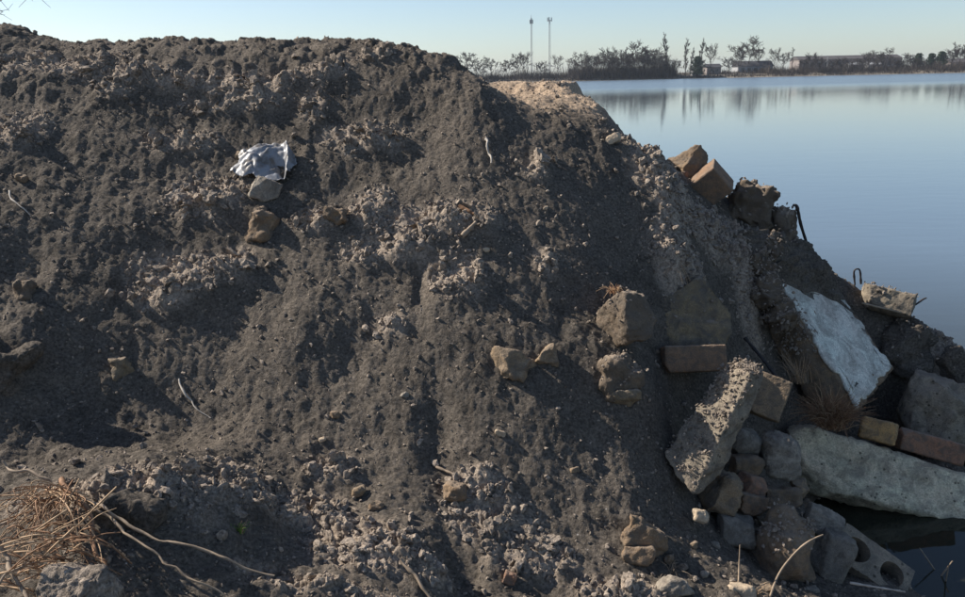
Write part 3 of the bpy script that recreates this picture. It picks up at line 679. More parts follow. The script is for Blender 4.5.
th = 0.004 + 0.05 * sstep(0, 0.5, V[:, 2]) * (1 + 0.7 * nn) + (0.018 * n4 + 0.010 * n5) * sstep(0, 0.2, V[:, 2]); th = th * (0.15 + 0.85 * sstep(1.0, 0.85, V[:, 0])); th = np.where(V[:, 1] > 0.4, -0.02, th)
Pq = (d_ * (1 - xx) + c_ * xx) * (1 - zz) + (a * (1 - xx) + b_ * xx) * zz + nrm * (th + 0.008)[:, None]
link('soil_cover', np_mesh('soil_cover', Pq - np.array(root.location), F), root, M['soil'])
rq = np.random.default_rng(4); k = 1500
ee = a + (d_ - a) * (rq.uniform(-0.1, 1.0, k) ** 1.0 * 0.6)[:, None] + rq.normal(size=(k, 3)) * 0.02 + bk * rq.uniform(-0.1, 0.9, k)[:, None]
soil_crumbs(root, ee, np.tile(np.array([[0, 0, 1.0]]), (k, 1)), 900, 0.003, 0.016, 9, 'soil_drift')
tag(root, 'tilted thick concrete slab with smooth white painted face by the water', 'concrete slab')

# the long beam lying in the shallows
a, b_, c_, d_ = at(784, 415, 3.62), at(1015, 488, 3.48), at(1015, 540, 3.30), at(802, 484, 3.42)
bk = np.array([0.06, 0.18, -0.16])
put_hexa('concrete_beam', 'long weathered grey concrete beam lying half in the dark water', 'concrete beam',
         [a, b_, c_, d_, a + bk, b_ + bk, c_ + bk, d_ + bk], 'concrete', 5, n=34, round_=0.26, cuts=10, cutdepth=0.10, amp=0.10, fine=0.05, freq=2.2)

R0, E0, E1, R1 = at(752, 374, 2.95), at(768, 371, 3.06), at(716, 490, 2.90), at(694, 499, 2.78)
L0, L1 = at(728, 360, 3.10), at(662, 456, 2.92)
put_hexa('broken_slab', 'long tilted slab of broken concrete with crumbly soil along its upper left edge', 'concrete slab',
         [R0, E0, E1, R1, L0, L0 + E0 - R0, L1 + E1 - R1, L1], 'concrete_dark', 21, crumbs=(1100, 0.003, 0.011, 0.42), n=30, round_=0.22, cuts=8, cutdepth=0.16, amp=0.13, freq=2.4, fine=0.05)
put('concrete_block', 'rectangular brown concrete block tipped on its corner high on the right slope', 'concrete block', 704, 189, 48, 31, 'brick_brown', depth=0.85, roll=-43, yaw=-30, tilt=-8, Y=4.27,
    round_=0.06, cuts=2, cutdepth=0.06, amp=0.02, fine=0.012, seed=31, n=18)
put('boulder', 'rounded tan stone poking up behind the tipped brown block', 'boulder', 690, 167, 36, 32, 'rock_brown', depth=0.9, roll=-28, yaw=20, Y=4.42, round_=0.4, cuts=6, seed=32, n=16, amp=0.1)
put('brick_piece', 'small dark red brick piece left of the tipped brown block', 'brick', 681, 181, 24, 16, 'brick', depth=0.8, roll=-8, yaw=30, Y=4.34, round_=0.12, cuts=3, seed=33, n=12)
put('boulder', 'dark lumpy boulder on the skyline right of the tipped brown block', 'boulder', 747, 201, 52, 50, 'earth_rock', depth=0.8, roll=25, Y=4.36, round_=0.8, cuts=8, seed=34, n=20, amp=0.3, freq=4, fine=0.05, crumbs=(60, 0.005, 0.014))
put('boulder', 'peaked earthy boulder on the skyline at the top of the white slab', 'boulder', 776, 228, 25, 60, 'earth_rock', depth=0.9, roll=-4, yaw=30, Y=4.33, planes=[((0.75, 0, 0.66), 0.115), ((-0.8, 0, 0.6), 0.10)], round_=0.7, cuts=7, seed=35, n=20, amp=0.2, freq=4, fine=0.05, crumbs=(160, 0.005, 0.015), upmin=0.1)
put('boulder', 'squared grey boulder with rounded corners on the slope above the long brick', 'boulder', 626, 317, 42, 62, 'earth_rock', depth=0.9, roll=-22, yaw=24, tilt=10, round_=0.42, cuts=7, cutdepth=0.2, seed=36, n=20, amp=0.06, Y=3.22, crumbs=(50, 0.004, 0.011))
put('boulder', 'large dark olive stone with a pointed top behind the long brick', 'boulder', 690, 318, 74, 78, 'rock_olive', depth=0.5, roll=4, yaw=8, tilt=16, Y=3.57, round_=0.26, cuts=7, cutdepth=0.2, seed=37, n=24, amp=0.12, fine=0.05,
    planes=[((0.75, 0, 0.66), 0.125), ((-0.6, 0, 0.8), 0.13)], crumbs=(25, 0.005, 0.013))
put('brick', 'long brown brick lying level below the olive stone', 'brick', 691, 359, 63, 26, 'brick_brown', depth=0.7, roll=-2, yaw=6, tilt=6, Y=3.36, round_=0.12, cuts=4, cutdepth=0.08, amp=0.04, fine=0.02, seed=38, n=20)
put('stone_block', 'flat grey angular stone leaning behind the broken slab', 'stone', 768, 397, 34, 42, 'rock_tan', depth=0.5, roll=24, yaw=-14, tilt=8, Y=3.28, round_=0.12, cuts=4, cutdepth=0.12, amp=0.04, seed=39, n=16)
put('boulder', 'egg-shaped grey granite boulder beside the left end of the beam', 'boulder', 779, 455, 42, 50, 'rock_grey', depth=0.9, roll=8, Y=3.18, round_=0.85, cuts=5, cutdepth=0.12, seed=40, n=18, amp=0.07)
put('boulder', 'dark grey stone wedged between the broken slab and the granite boulder', 'boulder', 744, 447, 28, 34, 'rock_blue', depth=0.9, roll=12, Y=3.2, round_=0.7, cuts=5, seed=41, n=14, amp=0.08)
put('stone', 'dark brown stone in the shadow under the broken slab', 'stone', 742, 467, 32, 22, 'rock_brown', depth=0.9, roll=6, Y=3.14, round_=0.6, cuts=5, seed=42, n=12)
put('stone', 'rounded tan stone under the foot of the broken slab', 'stone', 720, 496, 34, 50, 'rock_tan', depth=0.8, roll=24, yaw=10, Y=2.93, round_=0.6, cuts=6, cutdepth=0.2, seed=43, n=18, amp=0.07)
put('brick_piece', 'dull red broken brick among the stones below the granite boulder', 'brick', 751, 486, 26, 22, 'brick', depth=0.9, roll=18, yaw=30, Y=3.04, round_=0.25, cuts=5, seed=44, n=12, amp=0.08)
put('brick_piece', 'orange brown brick end lying flat above the blue grey stone', 'brick', 748, 503, 31, 20, 'brick_brown', depth=0.9, roll=14, yaw=20, Y=2.98, round_=0.15, cuts=4, seed=45, n=12)
put('stone', 'blue grey rounded stone below the brick end', 'stone', 734, 531, 42, 28, 'rock_blue', depth=0.8, roll=6, Y=2.86, round_=0.6, cuts=6, seed=46, n=16, amp=0.07)
put('stone', 'dull brown stone left of the small tan cobble', 'stone', 782, 500, 36, 26, 'rock_brown', depth=0.8, roll=-6, Y=3.05, round_=0.55, cuts=6, seed=47, n=14, amp=0.08)
put('stone', 'small tan cobble at the left end of the beam', 'stone', 800, 487, 15, 20, 'rock_tan', depth=0.9, roll=-20, Y=3.1, round_=0.7, cuts=4, seed=48, n=10)
put('pebble', 'small white pebble beside the rounded tan stone', 'pebble', 700, 516, 17, 12, 'rock_pale', depth=0.8, roll=12, Y=2.75, round_=0.85, cuts=2, cutdepth=0.08, seed=49, n=10)
put('boulder', 'large round boulder with a crust of sandy mortar on top by the water', 'boulder', 783, 551, 62, 76, 'rock_brown', depth=0.85, roll=6, yaw=14, Y=2.82, round_=0.7, cuts=8, cutdepth=0.16, seed=50, n=24, amp=0.08, freq=4, fine=0.03, crumbs=(170, 0.005, 0.013), upmin=0.55)
put('stone', 'grey slab-shaped stone behind the crusted boulder', 'stone', 823, 523, 36, 28, 'rock_grey', depth=0.7, roll=24, yaw=-12, Y=2.98, round_=0.2, cuts=5, seed=51, n=14)
put('stone', 'dark blue grey stone between the crusted boulder and the hollow block', 'stone', 826, 556, 36, 52, 'rock_blue', depth=0.8, roll=18, yaw=-16, Y=2.88, round_=0.4, cuts=6, seed=52, n=16, amp=0.07)
put('brick', 'pale tan brick standing out on the back of the beam', 'brick', 878, 431, 33, 22, 'brick_tan', depth=0.9, roll=16, yaw=-22, tilt=4, Y=3.62, round_=0.22, cuts=3, cutdepth=0.08, seed=53, n=14, amp=0.05)
put('brick', 'dark reddish brick lying on the beam at the right edge', 'brick', 929, 446, 62, 21, 'brick', depth=0.6, roll=15, yaw=-6, Y=3.62, round_=0.16, cuts=4, cutdepth=0.08, seed=54, n=16, amp=0.06)
put('boulder', 'large rough dark boulder above the reddish brick at the right edge', 'boulder', 938, 415, 70, 74, 'concrete_dark', depth=0.8, roll=10, yaw=10, Y=3.95, round_=0.4, cuts=9, cutdepth=0.2, seed=55, n=24, amp=0.12, freq=4, fine=0.04)
put('slab_piece', 'broken piece of concrete slab jutting from the far slope over the water', 'concrete slab', 886, 302, 48, 24, 'concrete_dark', depth=0.9, roll=16, yaw=-20, Y=4.36, round_=0.14, cuts=4, seed=56, n=16, amp=0.06, crumbs=(70, 0.005, 0.013))
put('stone', 'earthy rock at the right edge above the large dark boulder', 'stone', 952, 372, 34, 54, 'soil', depth=0.9, roll=-24, Y=4.15, round_=0.5, cuts=7, seed=57, n=16, amp=0.13, freq=4, crumbs=(60, 0.005, 0.014))
put('stone', 'earthy rock between the white slab and the far slope', 'stone', 905, 350, 56, 60, 'soil', depth=0.8, roll=30, Y=4.28, round_=0.5, cuts=7, seed=58, n=18, amp=0.12, freq=4, crumbs=(60, 0.005, 0.014))
put('stone', 'earthy lump below the grey squared boulder', 'stone', 622, 378, 44, 42, 'earth_rock', depth=0.7, roll=-14, sink=0.25, round_=0.5, cuts=6, seed=59, n=16, amp=0.14, freq=4, crumbs=(50, 0.004, 0.011))
put('stone', 'tan embedded stone low in the middle of the face', 'stone', 515, 367, 48, 28, 'rock_tan', depth=0.8, roll=4, yaw=10, sink=0.42, round_=0.75, freq=2.0, cuts=10, seed=60, n=14, amp=0.30)
put('stone', 'small tan stone touching the embedded stone mid face', 'stone', 548, 358, 24, 22, 'rock_tan', depth=0.8, roll=10, sink=0.42, round_=0.75, freq=2.0, cuts=9, seed=61, n=12, amp=0.30, fine=0.08)
put('stone', 'pale triangular stone leaning under the plastic sheet', 'stone', 265, 190, 27, 23, 'rock_grey', depth=0.6, roll=20, yaw=22, sink=-0.1, round_=0.2, cuts=5, seed=62, n=12)
put('stone', 'upright brown stone with a bright left edge below the plastic sheet', 'stone', 262, 226, 22, 40, 'rock_brown', depth=0.9, roll=4, yaw=30, sink=0.42, round_=0.75, freq=2.0, cuts=9, seed=63, n=14, amp=0.30, fine=0.08)
put('stone', 'rounded dark stone right of the plastic sheet', 'stone', 338, 217, 28, 17, 'rock_brown', depth=0.9, sink=0.42, round_=0.75, freq=2.0, cuts=9, seed=64, n=12, amp=0.30, fine=0.08)
put('stone', 'squared grey brown stone stuck in the face near the left edge', 'stone', 27, 293, 21, 29, 'earth_rock', depth=0.7, roll=-4, sink=0.42, round_=0.75, freq=2.0, cuts=9, seed=65, n=12, amp=0.30, fine=0.08)
put('stone', 'faint olive stone buried in the left part of the face', 'stone', 121, 366, 22, 32, 'rock_olive', depth=0.7, roll=-8, sink=0.42, round_=0.75, freq=2.0, cuts=9, seed=66, n=12, amp=0.30, fine=0.08)
put('stone', 'large earthy wedge of stone at the foot left of the rubble', 'stone', 642, 533, 52, 40, 'rock_brown', depth=0.7, roll=34, yaw=12, sink=0.2, round_=0.75, freq=2.0, cuts=6, seed=67, n=18, amp=0.30)
put('stone', 'small brown stone under the earthy wedge', 'stone', 637, 554, 32, 18, 'rock_brown', depth=0.8, roll=4, sink=0.0, round_=0.4, cuts=5, seed=68, n=12)
put('stone', 'flat pale grey stone at the bottom edge left of the rubble', 'stone', 677, 588, 36, 18, 'rock_grey', depth=0.9, roll=8, sink=-0.1, round_=0.7, cuts=4, seed=69, n=14)
put('brick_piece', 'small red brick fragment in the hollow at the bottom', 'brick', 510, 579, 13, 12, 'brick', depth=0.9, roll=20, sink=0.0, round_=0.4, cuts=4, seed=70, n=8)
put('stone', 'grey brown stone with crumbs on it left of the low crumbly patch', 'stone', 455, 492, 22, 18, 'rock_brown', depth=0.9, sink=0.0, round_=0.6, cuts=5, seed=71, n=12)
put('stone', 'pale yellowish stone shard on the right edge of the mound', 'stone', 612, 140, 18, 10, 'rock_pale', depth=0.7, roll=-24, sink=-0.2, round_=0.4, cuts=5, seed=72, n=10)
put('stone', 'dark slab edge below the long brick', 'stone', 655, 470, 26, 36, 'rock_brown', depth=0.8, roll=-10, Y=2.95, round_=0.5, cuts=6, seed=73, n=14, amp=0.1)
put('stone', 'rounded clay lump hanging under the earthy lump', 'stone', 624, 396, 30, 18, 'rock_olive', depth=0.8, sink=0.1, round_=0.6, cuts=5, seed=74, n=12)
put('stone', 'cream stone on the sandy bit of bank at the bottom edge by the curved stalk', 'stone', 741, 592, 26, 14, 'rock_pale', depth=0.8, roll=4, sink=0.0, round_=0.6, cuts=4, seed=75, n=12)
put('boulder', 'sandy boulder in the bottom left corner under the straw', 'boulder', 72, 590, 86, 50, 'clod', depth=0.8, roll=-6, Y=1.72, round_=0.6, cuts=7, seed=76, n=24, amp=0.12, freq=4, fine=0.05)
put('boulder', 'rounded earth boulder low on the left edge of the face', 'boulder', 2, 375, 56, 70, 'soil', depth=0.5, roll=8, sink=0.55, round_=0.6, cuts=6, seed=77, n=18, amp=0.14, freq=4, fine=0.05)
put('stone', 'grey lump set into the top of the near hummock', 'stone', 130, 512, 62, 36, 'soil', depth=0.7, roll=14, sink=0.35, round_=0.6, cuts=6, seed=78, n=18, amp=0.12, freq=4, fine=0.04)
for px, py, w, h, Y_, rl, sd_, lab in ((772, 246, 30, 26, 4.02, -30, 81, 'uppermost earth-caked lump on the left rim of the white slab'), (760, 270, 28, 30, 3.92, -40, 82, 'second earth-caked lump down the left rim of the white slab'),
                                      (767, 293, 26, 30, 3.84, -50, 83, 'third earth-caked lump down the left rim of the white slab'), (783, 318, 24, 30, 3.80, -40, 84, 'lowest earth-caked lump on the left rim of the white slab')):
    put('earth_lump', lab, 'earth lump', px, py, w, h, 'earth_rock', depth=0.9, roll=rl, yaw=20, Y=Y_, round_=0.7, cuts=7, seed=sd_, n=18, amp=0.25, freq=4, fine=0.08, crumbs=(120, 0.004, 0.013), upmin=0.0, group='lumps on the rim of the white slab')
# smaller stones lying between the large ones
small = [(728, 452, 14, 'rock_brown', 'dark pebble in the gap right of the broken slab'), (760, 520, 14, 'rock_grey', 'grey pebble left of the crusted boulder'),
         (806, 505, 16, 'rock_brown', 'brown pebble at the waterline under the beam end'), (715, 545, 12, 'rock_grey', 'grey pebble left of the blue grey stone'),
         (692, 545, 14, 'rock_tan', 'tan pebble on the dark ground right of the earthy wedge'), (668, 560, 14, 'rock_brown', 'brown pebble above the flat pale stone'),
         (705, 575, 12, 'rock_grey', 'grey pebble left of the thin upright stalk'), (575, 470, 10, 'rock_tan', 'tan pebble on the smooth slope right of the low crumbly patch'),
         (500, 433, 13, 'rock_pale', 'white pebble on the smooth slope below the embedded stone'), (546, 208, 8, 'rock_pale', 'tiny white pebble high on the right flank'),
         (322, 440, 10, 'rock_pale', 'white pebble at the foot of the smooth face'), (405, 395, 10, 'rock_grey', 'grey pebble left of the dark hollow'),
         (335, 415, 13, 'rock_brown', 'brown pebble low in the middle of the smooth face'), (360, 492, 18, 'rock_tan', 'tan lump above the clods at the foot'),
         (376, 506, 16, 'rock_brown', 'brown lump just below the tan lump at the foot'), (240, 155, 14, 'rock_tan', 'tan clod against the top of the plastic sheet'),
         (22, 178, 14, 'rock_brown', 'brown stone on the left edge above the pale twig'), (487, 250, 9, 'rock_pale', 'white pebble right of the large crumbly patch'),
         (712, 470, 16, 'rock_blue', 'blue grey pebble at the side of the broken slab'), (768, 470, 13, 'rock_brown', 'brown pebble left of the granite boulder'),
         (765, 505, 14, 'rock_tan', 'tan pebble right of the brick end'), (848, 525, 12, 'rock_brown', 'brown pebble behind the hollow block'), (812, 590, 16, 'rock_grey', 'grey pebble right of the curved stalk foot'), (765, 588, 18, 'rock_tan', 'sandy pebble left of the curved stalk foot')]
for i, (px, py, w, mt, lab) in enumerate(small):
    put('pebble', lab, 'pebble', px, py, w * 0.85, w * 0.6, mt, depth=0.9, roll=(i * 37) % 60 - 30, sink=0.15, round_=0.9, cuts=6, seed=120 + i, n=9)

# hollow concrete block with two round holes
def hollow_block(L_, W_, T_, r, gap):
    segs = 40; V = []; F = []
    def ringset(cx):
        ids = {}
        ang = np.arange(segs) / segs * 2 * math.pi
        for fb, y in (('f', -T_ / 2), ('b', T_ / 2)):
            ci = []; si = []
            for a in ang:
                c, s = math.cos(a), math.sin(a); ci.append(len(V)); V.append((cx + r * c, y, r * s))
                k = 1 / max(abs(c) / (L_ / 4), abs(s) / (W_ / 2)); si.append(len(V)); V.append((cx + c * k, y, s * k))
            ids[fb] = (ci, si)
        return ids
    for sx in (-1, 1):
        I = ringset(sx * L_ / 4)
        for j in range(segs):
            k = (j + 1) % segs
            (fc, fs), (bc, bs) = I['f'], I['b']
            F.append([fc[j], fs[j], fs[k], fc[k]]); F.append([bc[k], bs[k], bs[j], bc[j]])
            F.append([fc[k], bc[k], bc[j], fc[j]])
            if not (abs(V[fs[j]][0]) < 1e-6 and abs(V[fs[k]][0]) < 1e-6): F.append([fs[j], bs[j], bs[k], fs[k]])
    V = np.array(V)
    V = V + 0.004 * np.stack([noise3(V * 17 + i * 9, 80 + i) for i in range(3)], 1)
    return V, np.array(F)
c = at(868, 564, 2.88)
V, F = hollow_block(0.30, 0.155, 0.15, 0.050, 0)
Rm = VIEW @ rotation(44, -14, 32)
root = link('hollow_block', np_mesh('hollow_block', V @ Rm.T, F, False), mat=M['concrete_dark']); root.location = Vector(c + CF * 0.03 - np.array([0, 0, 0.025]))
tag(root, 'grey hollow concrete block with two round holes at the waterline', 'hollow block')

# iron rods
twig('iron_rod', 'thin dark iron rod leaning on the skyline behind the peaked boulder', 'iron rod', [at(793, 205, 4.28), at(797, 207, 4.28), at(801, 225, 4.3), at(809, 250, 4.32)], 0.008, 0.008, 'rust')
twig('wire_loop', 'small bent loop of dark wire on the far slope', 'wire', [at(855, 285, 4.42), at(854, 272, 4.42), at(857, 269, 4.42), at(860, 271, 4.42), at(861, 284, 4.42)], 0.006, 0.006, 'rust')
twig('iron_rod', 'twisted iron rod sticking out over the water from the slab piece', 'iron rod', [at(896, 309, 4.36), at(908, 306, 4.33), at(917, 303, 4.31), at(927, 299, 4.3)], 0.008, 0.005, 'rust', wob=0.01, seed=3)
twig('iron_rod', 'pale bent rod running along the face of the slab piece', 'iron rod', [at(862, 303, 4.22), at(878, 307, 4.2), at(899, 312, 4.2)], 0.006, 0.005, 'twig')
twig('iron_rod', 'dark rod in the gap left of the white slab', 'iron rod', [at(745, 338, 3.62), at(765, 362, 3.52), at(782, 385, 3.46)], 0.008, 0.007, 'rust')

# ------------------------------------------------------------------ crumpled plastic sheet
def plastic_sheet():
    c = hit(265, 172); dist = c[1]; k = dist / FPX * 0.95
    n, m_ = 90, 60
    u, v = np.meshgrid(np.linspace(-1, 1, n), np.linspace(-1, 1, m_)); fu, fv = u.ravel(), v.ravel()
    X = fu * 34 * k * (1 - 0.18 * fv * fv); y0 = fv * 0.10
    p3 = np.c_[fu * 1.5 + 0.5 * fv, fv * 1.3 - 0.6 * fu, fu * 0]
    ph = noise3(p3 * 1.1 + 2.2, 7) * 2.6
    swell = 0.036 * np.exp(-((fu + 0.38) / 0.48) ** 2 - ((fv + 0.1) / 0.75) ** 2) + 0.03 * np.exp(-((fu - 0.15) / 0.5) ** 2 - ((fv - 0.45) / 0.4) ** 2)
    crease = 0.010 * np.abs(np.sin(5.0 * fu + 3.2 * fv + ph)) + 0.007 * np.abs(np.sin(-4.0 * fu + 7.0 * fv + 1.3 * ph)) + 0.004 * noise3(p3 * 4.0, 9)
    pocket = -0.04 * np.exp(-((fu - 0.42 + 0.3 * fv) / 0.14) ** 2 - ((fv + 0.15) / 0.5) ** 2)
    flap = 0.035 * np.exp(-((fu - 0.72 + 0.18 * fv) / 0.10) ** 2)
    Xw = c[0] + X + 0.010 * noise3(p3 * 1.9, 10); Yw = c[1] + 0.02 + y0 + 0.010 * noise3(p3 * 2.1, 11)
    Zb = sample(np.clip(Xw, -5, 4), Yw)
    i0 = np.argmin(abs(fu) + abs(fv)); Zb = 0.55 * Zb + 0.45 * (Zb[i0] + 0.70 * (Yw - Yw[i0]))
    Zw = Zb + swell + crease + pocket + flap + 0.012
    V = np.stack([Xw, Yw, Zw], 1)
    idx = np.arange(n * m_).reshape(m_, n); F = np.stack([idx[:-1, :-1], idx[:-1, 1:], idx[1:, 1:], idx[1:, :-1]], -1).reshape(-1, 4)
    rim = (fu / 0.95) ** 2 * (1 + 0.3 * fv) + (fv / 0.92) ** 2 + 0.35 * noise3(np.c_[fu * 3, fv * 3, fu * 0 + 5], 14)
    F = F[(rim[F] < 1.0).all(1)]; used = np.unique(F); mp = np.zeros(len(V), int); mp[used] = np.arange(len(used)); V = V[used]; F = mp[F]
    return V, F, c
m, nt, N, L, b = nmat('dirty_plastic'); geo = node(nt, 'ShaderNodeNewGeometry')
n1 = nz(nt, 16, 5, 0.65, geo.outputs['Position'])
L.new(mixc(nt, ramp(nt, n1.outputs[0], [(0.42, 0.0), (0.60, 1.0)]).outputs[0], (0.27, 0.27, 0.28), (0.14, 0.12, 0.10)), b.inputs['Base Color'])
b.inputs['Roughness'].default_value = 0.42; b.inputs['Specular IOR Level'].default_value = 0.4
M['plastic'] = m
V, F, c = plastic_sheet()
o = link('plastic_sheet', np_mesh('plastic_sheet', V - c, F), mat=m); o.location = Vector(c)
sm = o.modifiers.new('thickness', 'SOLIDIFY'); sm.thickness = 0.002
tag(o, 'crumpled dirty white plastic sheet lying high on the left of the mound', 'plastic sheet')

# ------------------------------------------------------------------ twigs, straw, stalks
twig('twig', 'short bent pale twig near the left edge', 'twig', [near_ground(8, 192), near_ground(17, 203, 0.02), near_ground(30, 215)], 0.0042, 0.0025, 'twig_pale', wob=0.008, seed=1)
twig('twig', 'thin pale twig on the smooth dark face left of the middle', 'twig', [near_ground(178, 378), near_ground(186, 394, 0.02), near_ground(196, 405), near_ground(209, 418)], 0.0046, 0.0018, 'twig_pale', wob=0.008, seed=2)
twig('twig', 'white stick on the slope under the right end of the crest', 'twig', [near_ground(486, 139), near_ground(488, 150, 0.02), near_ground(490, 164)], 0.007, 0.004, 'twig_pale', wob=0.015, seed=3)
twig('twig', 'pale stick above the low crumbly patch', 'twig', [near_ground(436, 467), near_ground(446, 471, 0.015), near_ground(458, 476)], 0.005, 0.004, 'twig', seed=4)
twig('twig', 'reddish stick at the top right of the large crumbly patch', 'twig', [near_ground(459, 206), near_ground(474, 214)], 0.012, 0.008, 'straw_brown', seed=5)
twig('twig', 'pale stick slanting down right in the large crumbly patch', 'twig', [near_ground(462, 236, 0.02), near_ground(476, 222, 0.02)], 0.01, 0.006, 'twig', seed=6)
twig('twig', 'thin pale stick among the clods at the bottom', 'twig', [near_ground(400, 560, 0.02), near_ground(415, 577, 0.02), near_ground(430, 597)], 0.006, 0.004, 'twig', wob=0.01, seed=7)
twig('stalk', 'tall curved dry stalk in front of the crusted boulder', 'stalk', [hit(770, 597), at(779, 574, 2.55), at(795, 553, 2.56), at(810, 541, 2.58), at(823, 535, 2.6)], 0.0042, 0.003, 'twig', seed=8)
twig('stalk', 'thin upright stalk left of the crusted boulder', 'stalk', [hit(738, 592), at(739, 570, 2.56), at(740, 545, 2.58)], 0.004, 0.002, 'twig', seed=9)
twig('stalk', 'straw lying along the waterline under the hollow block', 'stalk', [at(850, 583, 2.68), at(880, 588, 2.66), at(905, 592, 2.65)], 0.005, 0.003, 'twig_pale', seed=10)
twig('stalk', 'short reed standing in the water at the lower right corner', 'stalk', [at_z(945, 585, -0.02), at_z(945, 585, 0) + np.array([0.005, 0, 0.09])], 0.003, 0.002, 'twig', seed=11)
twig('stalk', 'slanting reed in the water right of the hollow block', 'stalk', [at_z(938, 580, -0.02), at_z(938, 580, 0) + np.array([0.06, 0.02, 0.07])], 0.003, 0.002, 'twig', seed=12)
twig('stalk', 'thin straw in the dark water above the hollow block', 'stalk', [at_z(936, 572, -0.01), at_z(936, 572, 0) + np.array([-0.06, 0.03, 0.09])], 0.003, 0.002, 'twig', seed=13)

def tuft(name, label, cat, base, n, length, spread, r, mats, seed, droop=0.5, lean=(0, 0, 0), thin=3):
    rg = np.random.default_rng(seed); base = np.array(base); root = empty(name, base)
    for pi, mt in enumerate(mats):
        parts = []
        for i in range(n // len(mats)):
            a = rg.uniform(0, 6.283); e = rg.uniform(0.05, 1.0); L_ = length * rg.uniform(0.5, 1.15)
            d = np.array([math.cos(a) * e * spread, math.sin(a) * e * spread, 1.0]) + np.array(lean); d /= np.linalg.norm(d)
            p0 = base + np.array([rg.normal() * length * 0.12, rg.normal() * length * 0.12, -0.01])
            side = rg.normal(size=3) * 0.25
            p1 = p0 + d * L_ * 0.5 + side * L_ * 0.15; p2 = p0 + d * L_ + side * L_ * 0.5 - np.array([0, 0, droop * L_ * rg.uniform(0.3, 1.2)])
            parts.append(tube(spline([p0, p1, p2], 8), np.linspace(r, r * 0.4, 8)[:len(spline([p0, p1, p2], 8))], thin))
        V, F = join(parts)
        tag(link('blades', np_mesh('blades', V - base, F), root, M[mt]), kind='stuff')
    return tag(root, label, cat)
tuft('dry_grass_tuft', 'dry brown grass tuft at the foot of the white slab above the beam', 'grass tuft', at(830, 424, 3.50), 760, 0.20, 1.3, 0.0017, ['straw', 'straw_brown', 'straw_brown', 'straw_brown'], 1, 0.4)
tuft('dry_grass_tuft', 'thin dry grass hanging at the left edge of the white slab', 'grass tuft', at(800, 380, 3.6), 60, 0.16, 0.7, 0.0016, ['twig', 'straw'], 2, 0.3, (-0.3, 0, 0))
tuft('dry_grass_tuft', 'matted dry grass on top of the olive stone', 'grass tuft', at(672, 272, 3.62), 90, 0.12, 1.6, 0.0018, ['straw', 'twig'], 3, 0.9)
tuft('dry_grass_tuft', 'small dry grass patch on the grey squared boulder', 'grass tuft', at(614, 291, 3.32), 60, 0.06, 1.6, 0.0015, ['straw', 'straw_brown'], 4, 0.8)
tuft('green_grass_tuft', 'small bright green grass tuft on the near hummock', 'grass tuft', hit(239, 532), 60, 0.045, 0.9, 0.0013, ['green', 'green', 'straw'], 5, 0.4)
tuft('dry_grass_tuft', 'sparse straw on the bank at the bottom edge by the stalks', 'grass tuft', hit(752, 595), 50, 0.08, 2.0, 0.0014, ['straw', 'twig'], 6, 0.9)
tuft('dry_grass_tuft', 'sparse straw lying in front of the earthy wedge', 'grass tuft', hit(672, 572), 40, 0.09, 2.4, 0.0013, ['twig', 'twig'], 7, 0.9)

# dead plant at the lower left: stems pulled out of the hummock with a mop of root straw
base = at(62, 492, 2.10)
root = empty('dead_plant', base)
for pts, r0, r1, sd_ in (([at(62, 490, 2.10), at(95, 503, 2.06), at(125, 522, 2.02), at(170, 540, 1.98), at(220, 557, 1.96), at(274, 577, 1.95)], 0.0052, 0.0028, 1),
                         ([at(95, 505, 2.06), at(118, 527, 2.0), at(148, 547, 1.95), at(180, 573, 1.9), at(222, 597, 1.88)], 0.0044, 0.0024, 2),
                         ([at(60, 490, 2.1), at(35, 477, 2.12), at(12, 471, 2.14), at(2, 460, 2.16)], 0.005, 0.0026, 3),
                         ([at(58, 492, 2.08), at(40, 512, 2.0), at(15, 518, 1.96), at(-10, 528, 1.92)], 0.006, 0.003, 4),
                         ([at(60, 478, 2.14), at(66, 492, 2.08), at(88, 515, 2.0), at(100, 560, 1.86), at(130, 600, 1.78)], 0.008, 0.005, 5),
                         ([at(-5, 540, 1.8), at(8, 565, 1.76), at(28, 600, 1.7)], 0.007, 0.005, 6), ([at(12, 542, 1.82), at(40, 541, 1.84), at(62, 533, 1.88)], 0.004, 0.003, 7),
                         ([at(-5, 588, 1.7), at(6, 575, 1.72), at(30, 560, 1.78)], 0.004, 0.003, 8)):
    twig('stem', None, None, pts, r0, r1, 'straw_brown' if sd_ == 5 else 'twig', parent=root, n=40, wob=0.012, seed=sd_)
rg = np.random.default_rng(5); mats = ['straw', 'straw_brown']
